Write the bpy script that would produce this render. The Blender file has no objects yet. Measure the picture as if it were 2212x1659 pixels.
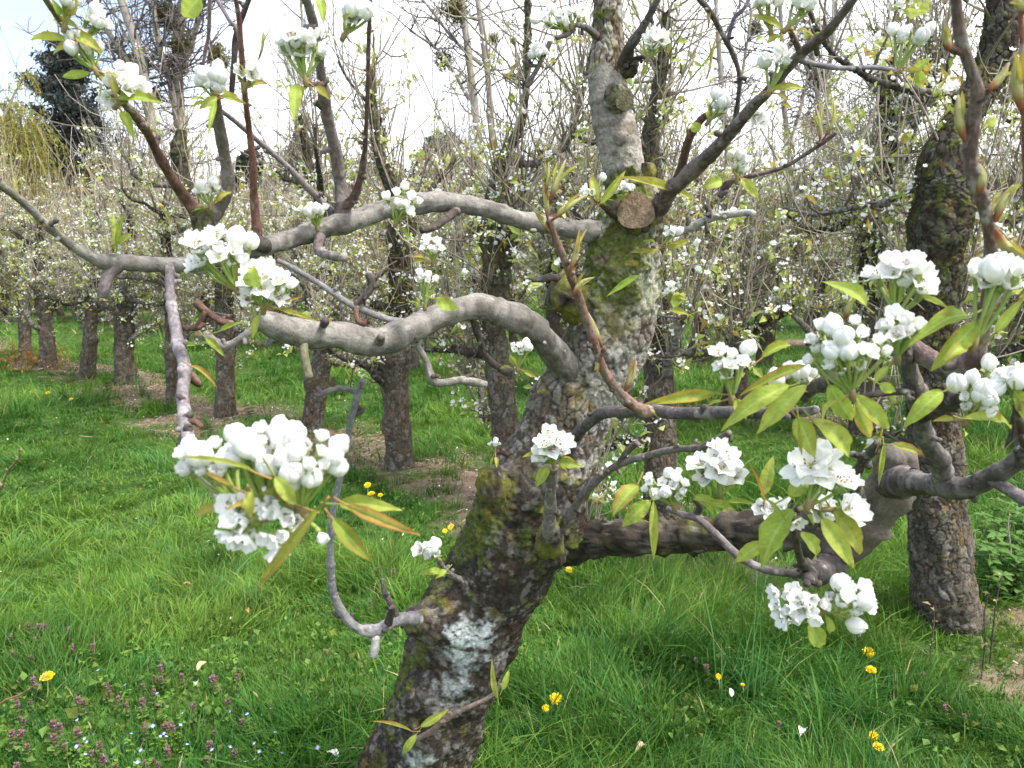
import bpy, math, random
import numpy as np
from mathutils import Vector

# ------------------------------------------------------------------ camera, sky, sun, exposure
FPX = 1671.0                       # focal length in units of a 2212 px wide frame
CAMH = 1.5
PITCH = math.radians(9.1)
sc = bpy.context.scene
col = sc.collection
cam_d = bpy.data.cameras.new('camera')
cam = bpy.data.objects.new('camera', cam_d); col.objects.link(cam)
cam.location = (0, 0, CAMH)
cam.rotation_euler = (math.radians(90) - PITCH, 0, 0)
cam_d.sensor_width = 36.0
cam_d.lens = FPX / 2212 * 36
cam_d.clip_start = 0.02
cam_d.clip_end = 500
cam_d.dof.use_dof = True
cam_d.dof.focus_distance = 1.9
cam_d.dof.aperture_fstop = 11.0
sc.camera = cam

SUN_EL, SUN_AZ = math.radians(60), math.radians(120)      # azimuth clockwise from +Y
w = bpy.data.worlds.new('World'); sc.world = w
w.use_nodes = True
nt = w.node_tree; nt.nodes.clear()
out = nt.nodes.new('ShaderNodeOutputWorld')
bg = nt.nodes.new('ShaderNodeBackground'); bg.inputs['Strength'].default_value = 0.13
sky = nt.nodes.new('ShaderNodeTexSky'); sky.sky_type = 'NISHITA'; sky.sun_disc = False
sky.sun_elevation = SUN_EL; sky.sun_rotation = SUN_AZ
sky.air_density = 1.0; sky.dust_density = 1.5
tc = nt.nodes.new('ShaderNodeTexCoord')
mp = nt.nodes.new('ShaderNodeMapping'); mp.inputs['Scale'].default_value = (1.0, 1.0, 2.2)
nz = nt.nodes.new('ShaderNodeTexNoise'); nz.inputs['Scale'].default_value = 2.6
nz.inputs['Detail'].default_value = 7; nz.inputs['Roughness'].default_value = 0.55
rp = nt.nodes.new('ShaderNodeValToRGB')
rp.color_ramp.elements[0].position = 0.30; rp.color_ramp.elements[1].position = 0.50
rp.color_ramp.elements[0].color = (.12, .12, .12, 1)
mx = nt.nodes.new('ShaderNodeMix'); mx.data_type = 'RGBA'
mx.inputs[7].default_value = (7.0, 7.25, 7.7, 1)
nt.links.new(tc.outputs['Generated'], mp.inputs['Vector'])
nt.links.new(mp.outputs[0], nz.inputs['Vector'])
sx = nt.nodes.new('ShaderNodeSeparateXYZ'); nt.links.new(tc.outputs['Generated'], sx.inputs[0])
ma = nt.nodes.new('ShaderNodeMath'); ma.operation = 'MULTIPLY_ADD'; ma.inputs[1].default_value = .30; nt.links.new(sx.outputs['X'], ma.inputs[0]); nt.links.new(nz.outputs['Fac'], ma.inputs[2])   # clouds thicken to the right
nt.links.new(ma.outputs[0], rp.inputs['Fac'])
nt.links.new(rp.outputs['Color'], mx.inputs[0])
nt.links.new(sky.outputs[0], mx.inputs[6])
nt.links.new(mx.outputs[2], bg.inputs['Color'])
nt.links.new(bg.outputs[0], out.inputs['Surface'])

sd = bpy.data.lights.new('sun', 'SUN'); sd.energy = 2.6; sd.angle = math.radians(11); sd.color = (1, .95, .87)
so = bpy.data.objects.new('sun', sd); col.objects.link(so)
sdir = Vector((math.sin(SUN_AZ) * math.cos(SUN_EL), math.cos(SUN_AZ) * math.cos(SUN_EL), math.sin(SUN_EL)))
so.rotation_euler = (-sdir).to_track_quat('-Z', 'Y').to_euler()
so.location = (6, -3, 9)
sc.view_settings.view_transform = 'Standard'
sc.view_settings.look = 'None'
sc.view_settings.exposure = 1.4
sc.view_settings.gamma = 1
sc.cycles.max_bounces = 6
sc.cycles.transparent_max_bounces = 4

# ------------------------------------------------------------------ small helpers
rng = np.random.default_rng(7)
def at(px, py, Y):
    """world point seen at pixel (px, py) of the 2212x1659 frame, at world depth Y"""
    dx = (px - 1106.0) / FPX; dy = (829.5 - py) / FPX
    t = Y / (math.cos(PITCH) + dy * math.sin(PITCH))
    return np.array((dx * t, Y, CAMH + t * (dy * math.cos(PITCH) - math.sin(PITCH))))
def mpp(px, py, Y):
    dy = (829.5 - py) / FPX
    return Y / (math.cos(PITCH) + dy * math.sin(PITCH)) / FPX
def nrm(v):
    v = np.asarray(v, float); n = np.linalg.norm(v, axis=-1, keepdims=True); return v / np.maximum(n, 1e-12)

def _hash(ix, iy, iz, s):
    h = (ix.astype(np.uint32) * np.uint32(374761393)) ^ (iy.astype(np.uint32) * np.uint32(668265263)) ^ \
        (iz.astype(np.uint32) * np.uint32(2147483647 - 5)) ^ np.uint32((s * 974711 + 12345) & 0xffffffff)
    h = (h ^ (h >> np.uint32(13))) * np.uint32(1274126177)
    h = (h ^ (h >> np.uint32(15))) * np.uint32(2246822519)
    return ((h ^ (h >> np.uint32(16))).astype(np.float64)) / 4294967295.0
def vnoise(p, s=0):
    p = np.asarray(p, float); i = np.floor(p).astype(np.int64); f = p - i; f = f * f * f * (f * (f * 6 - 15) + 10)
    r = 0
    for a in (0, 1):
        for b in (0, 1):
            for c in (0, 1):
                wgt = (f[:, 0] if a else 1 - f[:, 0]) * (f[:, 1] if b else 1 - f[:, 1]) * (f[:, 2] if c else 1 - f[:, 2])
                r = r + wgt * _hash(i[:, 0] + a, i[:, 1] + b, i[:, 2] + c, s)
    return r
def fbm(p, s=0, o=4):
    p = np.asarray(p, float); r = 0; a = .5; t = 0
    for k in range(o):
        r = r + a * vnoise(p * 2 ** k + 17.3 * k, s + k); t += a; a *= .55
    return r / t
def worley(p, s=0):
    p = np.asarray(p, float); i = np.floor(p).astype(np.int64)
    d1 = np.full(len(p), 9.); d2 = np.full(len(p), 9.); idv = np.zeros(len(p))
    for a in (-1, 0, 1):
        for b in (-1, 0, 1):
            for c in (-1, 0, 1):
                x, y, z = i[:, 0] + a, i[:, 1] + b, i[:, 2] + c
                fx = x + _hash(x, y, z, s); fy = y + _hash(x, y, z, s + 1); fz = z + _hash(x, y, z, s + 2)
                d = np.sqrt((fx - p[:, 0]) ** 2 + (fy - p[:, 1]) ** 2 + (fz - p[:, 2]) ** 2)
                cl = d < d1
                d2 = np.where(cl, d1, np.minimum(d2, d)); idv = np.where(cl, _hash(x, y, z, s + 3), idv); d1 = np.where(cl, d, d1)
    return d1, d2, idv
def sstep(a, b, x):
    t = np.clip((x - a) / (b - a), 0, 1); return t * t * (3 - 2 * t)
def lerp(a, b, t):
    t = np.asarray(t)[..., None]; return np.asarray(a) * (1 - t) + np.asarray(b) * t

class MB:
    """collects faces, builds ONE mesh object"""
    def __init__(s): s.V = []; s.C = []; s.Q = []; s.T = []; s.QM = []; s.TM = []; s.n = 0
    def add(s, V, Q=None, T=None, c=(.5, .5, .5), m=0):
        V = np.asarray(V, float).reshape(-1, 3); c = np.asarray(c, float)
        if c.ndim == 1: c = np.tile(c, (len(V), 1))
        s.V.append(V); s.C.append(c)
        if Q is not None and len(Q): Q = np.asarray(Q, int).reshape(-1, 4); s.Q.append(Q + s.n); s.QM.append(np.full(len(Q), m))
        if T is not None and len(T): T = np.asarray(T, int).reshape(-1, 3); s.T.append(T + s.n); s.TM.append(np.full(len(T), m))
        s.n += len(V)
    def merge(s, o):
        for V, C in zip(o.V, o.C): s.V.append(V); s.C.append(C)
        for a, b in zip(o.Q, o.QM): s.Q.append(a + s.n); s.QM.append(b)
        for a, b in zip(o.T, o.TM): s.T.append(a + s.n); s.TM.append(b)
        s.n += o.n
    def mesh(s, name, mats, smooth=True, origin=None):
        V = np.concatenate(s.V); C = np.concatenate(s.C)
        if origin is not None: V = V - np.asarray(origin)
        Q = np.concatenate(s.Q) if s.Q else np.zeros((0, 4), int); T = np.concatenate(s.T) if s.T else np.zeros((0, 3), int)
        M = np.concatenate(([*s.QM] + [*s.TM]))
        me = bpy.data.meshes.new(name)
        me.vertices.add(len(V)); me.vertices.foreach_set('co', V.astype(np.float32).ravel())
        li = np.concatenate([Q.ravel(), T.ravel()]).astype(np.int32)
        tot = np.concatenate([np.full(len(Q), 4), np.full(len(T), 3)]).astype(np.int32)
        st = np.concatenate([[0], np.cumsum(tot)[:-1]]).astype(np.int32)
        me.loops.add(len(li)); me.loops.foreach_set('vertex_index', li)
        me.polygons.add(len(tot)); me.polygons.foreach_set('loop_start', st); me.polygons.foreach_set('loop_total', tot)
        me.polygons.foreach_set('material_index', M.astype(np.int32))
        me.polygons.foreach_set('use_smooth', np.full(len(tot), smooth))
        a = me.attributes.new('col', 'FLOAT_COLOR', 'POINT')
        a.data.foreach_set('color', np.concatenate([C, np.ones((len(C), 1))], 1).astype(np.float32).ravel())
        for m in (mats if isinstance(mats, (list, tuple)) else [mats]): me.materials.append(m)
        me.update(); me.validate()
        return me
    def build(s, name, mats, parent=None, smooth=True, origin=None):
        o = bpy.data.objects.new(name, s.mesh(name, mats, smooth, origin)); col.objects.link(o)
        if origin is not None: o.location = tuple(origin)
        if parent is not None: o.parent = parent
        return o
def tag(o, label=None, cat=None, group=None, kind=None):
    if label: o['label'] = label
    if cat: o['category'] = cat
    if group: o['group'] = group
    if kind: o['kind'] = kind
    return o
def empty(name, loc=(0, 0, 0), rz=0, s=1):
    o = bpy.data.objects.new(name, None); col.objects.link(o); o.empty_display_size = .1
    o.location = tuple(loc); o.rotation_euler = (0, 0, rz); o.scale = (s, s, s); return o
def copy_tree(o, parent=None):
    c = o.copy(); col.objects.link(c)
    if parent is not None: c.parent = parent
    for ch in list(o.children): copy_tree(ch, c)
    return c

# ------------------------------------------------------------------ materials
def mat_col(name, rough=.7, trans=0.0, scale=60, amt=.25, bump=0.0, bscale=200, spec=.3, tint=(1, 1, 1)):
    """reflectance from the mesh's own colour attribute, broken up by procedural noise, with bump"""
    m = bpy.data.materials.new(name); m.use_nodes = True
    n = m.node_tree.nodes; l = m.node_tree.links; b = n['Principled BSDF']
    at_ = n.new('ShaderNodeAttribute'); at_.attribute_name = 'col'
    tcn = n.new('ShaderNodeTexCoord')
    no = n.new('ShaderNodeTexNoise'); no.inputs['Scale'].default_value = scale; no.inputs['Detail'].default_value = 5
    l.new(tcn.outputs['Object'], no.inputs['Vector'])
    mr = n.new('ShaderNodeMapRange'); mr.inputs[1].default_value = .3; mr.inputs[2].default_value = .7
    mr.inputs[3].default_value = 1 - amt; mr.inputs[4].default_value = 1 + amt
    l.new(no.outputs['Fac'], mr.inputs[0])
    vm = n.new('ShaderNodeVectorMath'); vm.operation = 'SCALE'
    l.new(at_.outputs['Color'], vm.inputs[0]); l.new(mr.outputs[0], vm.inputs['Scale'])
    l.new(vm.outputs[0], b.inputs['Base Color'])
    b.inputs['Roughness'].default_value = rough
    b.inputs['Specular IOR Level'].default_value = spec
    if bump:
        nb = n.new('ShaderNodeTexNoise'); nb.inputs['Scale'].default_value = bscale; nb.inputs['Detail'].default_value = 6
        l.new(tcn.outputs['Object'], nb.inputs['Vector'])
        bp = n.new('ShaderNodeBump'); bp.inputs['Strength'].default_value = bump; bp.inputs['Distance'].default_value = .004
        l.new(nb.outputs['Fac'], bp.inputs['Height']); l.new(bp.outputs[0], b.inputs['Normal'])
    if trans:
        o = n['Material Output']
        tr = n.new('ShaderNodeBsdfTranslucent'); l.new(vm.outputs[0], tr.inputs['Color'])
        mxs = n.new('ShaderNodeMixShader'); mxs.inputs[0].default_value = trans
        l.new(b.outputs[0], mxs.inputs[1]); l.new(tr.outputs[0], mxs.inputs[2]); l.new(mxs.outputs[0], o.inputs['Surface'])
    return m
M_BARK = mat_col('rough_bark', .9, 0, 140, .35, .6, 260, .15)
M_LIMB = mat_col('smooth_bark', .75, 0, 220, .22, .35, 300, .25)
M_TWIG = mat_col('twig_bark', .7, 0, 120, .25, 0, 0, .25)
M_PETAL = mat_col('petal', .6, .32, 90, .04, 0, 0, .15)
M_LEAF = mat_col('young_leaf', .6, .42, 70, .15, .25, 320, .22)
M_GREEN = mat_col('green_stalk', .5, .15, 80, .15, 0, 0, .3)
M_GRASS = mat_col('grass_blade', .55, .32, 3, .25, 0, 0, .16)
M_NEEDLE = mat_col('evergreen_leaf', .6, .15, 3, .3, 0, 0, .3)
M_LITTER = mat_col('dry_litter', .9, 0, 40, .3, 0, 0, .1)
M_FLOWER = mat_col('meadow_flower', .6, .25, 50, .1, 0, 0, .2)

# ------------------------------------------------------------------ tubes
def smooth_path(P, R, step):
    P = np.asarray(P, float); R = np.asarray(R, float); oP = []; oR = []
    n = len(P)
    for i in range(n - 1):
        p0 = P[max(i - 1, 0)]; p1 = P[i]; p2 = P[i + 1]; p3 = P[min(i + 2, n - 1)]
        k = max(2, int(np.linalg.norm(p2 - p1) / step))
        t = np.linspace(0, 1, k, endpoint=False)[:, None]
        oP.append(.5 * ((2 * p1) + (-p0 + p2) * t + (2 * p0 - 5 * p1 + 4 * p2 - p3) * t * t + (-p0 + 3 * p1 - 3 * p2 + p3) * t ** 3))
        tt = t[:, 0]; oR.append(R[i] * (1 - tt) + R[i + 1] * tt)
    oP.append(P[-1:]); oR.append(R[-1:])
    return np.concatenate(oP), np.concatenate(oR)
def frames(P):
    T = np.gradient(P, axis=0); T = nrm(T)
    N = np.zeros_like(T); a = np.array((0, 0, 1.)) if abs(T[0, 2]) < .8 else np.array((0, -1., 0))
    v = nrm(np.cross(T[0], a)); N[0] = v
    for i in range(1, len(P)):
        v = v - T[i] * np.dot(v, T[i]); v = v / max(np.linalg.norm(v), 1e-9); N[i] = v
    return T, N, np.cross(T, N)
def tube(P, R, sides):
    """returns verts (n,sides,3), normals, s (n), quads, and cap tris built with two centre verts"""
    T, N, B = frames(P); n = len(P)
    th = np.arange(sides) / sides * 2 * np.pi
    D = np.cos(th)[None, :, None] * N[:, None] + np.sin(th)[None, :, None] * B[:, None]
    V = P[:, None] + D * R[:, None, None]
    s = np.concatenate([[0], np.cumsum(np.linalg.norm(np.diff(P, axis=0), axis=1))])
    i = np.arange(n - 1)[:, None] * sides; j = np.arange(sides)[None]; k = (j + 1) % sides
    Q = np.stack([i + j, i + k, i + sides + k, i + sides + j], -1).reshape(-1, 4)
    return V, D, s, th, Q, T
def capped(V, Q, c, mb, T, bulge=.4, m=0):
    n, sd_, _ = V.shape
    c = np.asarray(c, float)
    if c.ndim == 1: c = np.tile(c, (n * sd_, 1))
    r0 = np.linalg.norm(V[0] - V[0].mean(0), axis=1).mean(); r1 = np.linalg.norm(V[-1] - V[-1].mean(0), axis=1).mean()
    VV = np.concatenate([V.reshape(-1, 3), [V[0].mean(0) - T[0] * r0 * bulge], [V[-1].mean(0) + T[-1] * r1 * bulge]])
    cc = np.concatenate([c, c[:1], c[-1:]])
    j = np.arange(sd_); k = (j + 1) % sd_; a = n * sd_
    Tr = np.concatenate([np.stack([k, j, np.full(sd_, a)], 1), np.stack([(n - 1) * sd_ + j, (n - 1) * sd_ + k, np.full(sd_, a + 1)], 1)])
    mb.add(VV, Q, Tr, cc, m)
def thin_tube(mb, P, R, sides=4, c=(.2, .2, .2), m=0):
    P = np.asarray(P, float)
    R = np.broadcast_to(np.asarray(R, float), (len(P),)).copy()
    V, D, s, th, Q, T = tube(P, R, sides)
    c = np.asarray(c, float)
    if c.ndim == 2: c = np.repeat(c, sides, 0)
    capped(V, Q, c, mb, T, .5, m)

# ------------------------------------------------------------------ ground
ROWN = np.array((.685, .729)); ROWU = np.array((-.729, .685))
def gz(x, y):
    p = np.stack([x * .9, y * .9, np.zeros_like(x)], 1)
    return (vnoise(p, 3) - .5) * .07 + (vnoise(p * 3.1, 4) - .5) * .03
def bare(x, y):
    """how bare the soil is: strips under the tree rows"""
    d = x * ROWN[0] + y * ROWN[1]
    p = np.stack([x, y, np.zeros_like(x)], 1)
    r = np.zeros_like(x)
    for k, wd in ((3.5, .7), (7.0, .6), (10.3, .6), (13.6, .6)):
        e = np.abs(d - k + (fbm(p * .9, 11, 3) - .5) * .9)
        r = np.maximum(r, 1 - sstep(wd * .35, wd, e))
    return r * sstep(.30, .50, fbm(p * 1.7, 21, 3))
def axis(lo, hi, fl, fh, fine, coarse):
    a = list(np.arange(fl, fh, fine)); v = fl
    L = []; stp = fine
    while v > lo: stp *= 1.35; v -= stp; L.append(v)
    v = fh; H = []; stp = fine
    while v < hi: H.append(v); stp *= 1.35; v += stp
    return np.array(L[::-1] + a + H)
gx = axis(-160, 160, -7, 7, .07, 8); gy = axis(-15, 260, 1, 14, .07, 8)
X, Y = np.meshgrid(gx, gy, indexing='xy'); xs, ys = X.ravel(), Y.ravel()
near = (np.abs(xs) < 12) & (ys < 22)
zs = np.where(near, gz(xs, ys), 0) - .004
gp = np.stack([xs, ys, 0 * xs], 1)
br = bare(xs, ys)
green = lerp((.03, .062, .014), (.055, .095, .02), fbm(gp * .8, 31, 3))
soil = lerp((.15, .105, .075), (.23, .17, .13), fbm(gp * 6, 41, 3))
gc = lerp(green, soil, br)
mb = MB(); nx = len(gx); ny = len(gy)
i, j = np.meshgrid(np.arange(nx - 1), np.arange(ny - 1)); q = (j * nx + i).ravel()
mb.add(np.stack([xs, ys, zs], 1), np.stack([q, q + 1, q + nx + 1, q + nx], 1), None, gc)
M_GROUND = mat_col('orchard_soil', .95, 0, 9, .35, .8, 40, .1)
tag(mb.build('ground', M_GROUND), kind='structure')

def rand_dirs(r, n, up=0.3):
    v = r.normal(size=(n, 3)); v[:, 2] += up; return nrm(v)
def quick_leaves(mbL, b, r, ll, up=.25, cols=((.28, .36, .07), (.50, .53, .16)), wr=.24):
    n = len(b); d = rand_dirs(r, n, up); L = ll * np.exp(r.normal(0, .3, n))
    h = rand_dirs(r, n, .8); s_ = nrm(np.cross(d, h)); nn = np.cross(s_, d)
    W = L * wr
    m1 = b + d * (L * .45)[:, None]; tp = b + d * L[:, None] - nn * (L * .22)[:, None]
    V = np.stack([b, m1 - s_ * W[:, None] + nn * (W * .4)[:, None], tp, m1 + s_ * W[:, None] + nn * (W * .4)[:, None], m1], 1)
    o = np.arange(n)[:, None] * 5
    T_ = np.concatenate([o + np.array([t]) for t in ((0, 1, 4), (1, 2, 4), (2, 3, 4), (3, 0, 4))])
    c = lerp(cols[0], cols[1], r.random(n)); rd = (r.random(n) < .15)[:, None]; c = np.where(rd, c * np.array((1.15, .75, .7)), c)
    mbL.add(V.reshape(-1, 3), None, T_, np.repeat(c, 5, 0))
# ------------------------------------------------------------------ grass
def grass_blades(x, y, az, lean, L, Wd, seg, c):
    n = len(x); dr = np.stack([np.cos(az), np.sin(az), 0 * az], 1)
    r_ = np.random.default_rng(n); tw_ = az + np.pi / 2 + r_.normal(0, .7, n)
    side = np.stack([np.cos(tw_), np.sin(tw_), r_.normal(0, .3, n)], 1); side = nrm(side)
    base = np.stack([x, y, gz(x, y) - .008], 1); V = []
    for k in range(seg + 1):
        t = k / seg
        cx = base + dr * (L * lean * t ** 1.7)[:, None] + np.array((0, 0, 1.)) * (L * (t - .42 * lean * t * t))[:, None]
        if k < seg:
            wv = Wd * (1 - .5 * t); V += [cx - side * wv[:, None], cx + side * wv[:, None]]
        else: V.append(cx)
    V = np.stack(V, 1); m = V.shape[1]; o = np.arange(n)[:, None] * m
    Q = np.concatenate([o + np.array([[2 * k, 2 * k + 1, 2 * k + 3, 2 * k + 2]]) for k in range(seg - 1)]) if seg > 1 else np.zeros((0, 4), int)
    return V.reshape(-1, 3), Q, o + np.array([[2 * seg - 2, 2 * seg - 1, 2 * seg]]), np.repeat(c[:, None], m, 1).reshape(-1, 3)
def wedge(n, y0, y1, r):
    y = np.sqrt(r.random(n) * (y1 ** 2 - y0 ** 2) + y0 ** 2); return (r.random(n) - .5) * 2 * (y * .74 + .35), y
g = MB()
for (nt_, per, a, b, seg, ln, wd, sdn, sp_) in ((3400, 70, 1.75, 3.8, 3, .062, .0016, 1, .026), (3600, 42, 3.8, 7, 3, .068, .0024, 2, .036), (5200, 24, 7, 14, 2, .085, .0046, 3, .07), (5200, 13, 14, 32, 1, .13, .011, 4, .16)):
    r = np.random.default_rng(sdn); tx, ty = wedge(nt_, a, b, r); tp_ = np.stack([tx, ty, 0 * tx], 1)
    keep = r.random(nt_) > bare(tx, ty) * .8; tx, ty, tp_ = tx[keep], ty[keep], tp_[keep]; k = len(tx)
    tall = (.45 + 1.0 * sstep(.35, .7, fbm(tp_ * 1.4, 91, 2))) * np.exp(r.normal(0, .25, k))
    comb = fbm(tp_ * 1.1, 51, 2) * 16; hue = fbm(tp_ * .9, 71, 3) + r.normal(0, .10, k); blu = r.random(k) < .15; flat = np.clip(r.normal(.3, .25, k), 0, .9)
    i = np.repeat(np.arange(k), per); n = len(i); ra = np.abs(r.normal(0, sp_, n)) * (1 + .6 * tall[i]); pa = r.random(n) * 6.283
    x = tx[i] + ra * np.cos(pa); y = ty[i] + ra * np.sin(pa)
    az = np.where(r.random(n) < .45 + flat[i] * .5, comb[i] + r.normal(0, .55, n), pa)
    lean = np.clip(.22 + 4.5 * ra / (1 + 20 * sp_) + flat[i] * .8 + r.normal(0, .2, n), .03, 1.35)
    L = ln * tall[i] * np.exp(r.normal(0, .35, n)) * (1 + .7 * (r.random(n) < .015))
    c = lerp((.042, .128, .018), (.168, .285, .043), np.clip((hue[i] - .27) * 1.7 + r.normal(0, .16, n), 0, 1))
    c = np.where(blu[i][:, None], c * np.array((.74, .97, 1.6)), c)
    c = np.where((r.random(n) < .014)[:, None], np.array((.36, .31, .15)), c)
    g.add(*grass_blades(x, y, az, lean, L, wd * np.exp(r.normal(0, .42, n)), seg, c))
    # short turf between the tufts and small broad weeds
    n = int(nt_ * per * .28); x, y = wedge(n, a, b, r); keep = r.random(n) > bare(x, y) * .72; x, y = x[keep], y[keep]; n = len(x)
    c = lerp((.04, .13, .016), (.14, .25, .035), r.random(n))
    g.add(*grass_blades(x, y, r.random(n) * 6.28, np.clip(r.normal(.6, .3, n), .05, 1.3), ln * .42 * np.exp(r.normal(0, .3, n)), wd * 1.1 * np.ones(n), seg, c))
    if a < 7:
        n = 9000; x, y = wedge(n, a, b, r); p_ = np.stack([x, y, 0 * x], 1); kk = fbm(p_ * 1.6, 131, 2) > .52; x, y = x[kk], y[kk]
        quick_leaves(g, np.stack([x, y, gz(x, y) + r.random(len(x)) * .05], 1), r, .022, .5, ((.06, .14, .025), (.16, .26, .05)), .38)
tag(g.build('grass', M_GRASS, smooth=False), 'lush green spring grass growing in tufts across the orchard floor', 'grass', kind='stuff')

# litter: dry bark chips and prunings on the bare strips
r = np.random.default_rng(5)
n = 95000
y = np.sqrt(r.random(n) * (13 ** 2 - 2.2 ** 2) + 2.2 ** 2); x = (r.random(n) - .5) * 2 * (y * .74 + .3)
k = r.random(n) < bare(x, y) * .9 + .012; x, y = x[k], y[k]; n = len(x)
ang = r.random(n) * 6.28; L = (.008 + .05 * r.random(n) ** 4) * np.clip(y / 6, .45, 1); Wd = (.002 + .004 * r.random(n) ** 2) * np.clip(y / 6, .5, 1)
dr = np.stack([np.cos(ang), np.sin(ang), r.normal(0, .18, n)], 1); sdv = np.stack([-np.sin(ang), np.cos(ang), r.normal(0, .3, n)], 1)
bs = np.stack([x, y, gz(x, y) + .004 + .012 * r.random(n)], 1)
up = np.array((0, 0, .0018))
V = np.stack([bs - dr * L[:, None] - sdv * Wd[:, None], bs + dr * L[:, None] - sdv * Wd[:, None] * .6, bs + dr * L[:, None] + sdv * Wd[:, None] * .6, bs - dr * L[:, None] + sdv * Wd[:, None]], 1)
V = np.concatenate([V, V + up], 1); o = np.arange(n)[:, None] * 8
Q = np.concatenate([o + np.array([f]) for f in ((4, 5, 6, 7), (0, 1, 5, 4), (1, 2, 6, 5), (2, 3, 7, 6), (3, 0, 4, 7))])
pal = np.array(((.20, .13, .085), (.30, .21, .15), (.36, .30, .25), (.14, .09, .06), (.42, .37, .32), (.26, .12, .07)))
cc = pal[r.integers(0, 6, n)]
lm = MB(); lm.add(V.reshape(-1, 3), Q, None, np.repeat(cc, 8, 0))
n = 1500; x, y = wedge(n, 1.9, 11, r); k = r.random(n) < .12 + .8 * bare(x, y); x, y = x[k], y[k]; n = len(x)
c0 = np.stack([x, y, gz(x, y) + .02 + .03 * r.random(n)], 1); a_ = nrm(r.normal(size=(n, 3)) * (1, 1, .3)); b_ = nrm(np.cross(a_, nrm(r.normal(size=(n, 3)) * .5 + (0, 0, 1)))); sz = (.006 + .004 * r.random(n))[:, None]
V = np.stack([c0 - a_ * sz, c0 - b_ * sz * .8, c0 + a_ * sz, c0 + b_ * sz * .8], 1); lm.add(V.reshape(-1, 3), np.arange(n)[:, None] * 4 + np.arange(4)[None], None, (.75, .74, .72))
tag(lm.build('litter', M_LITTER, smooth=False), 'dry bark chips, prunings and pale scraps scattered beneath the tree rows', 'litter', kind='stuff')

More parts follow.
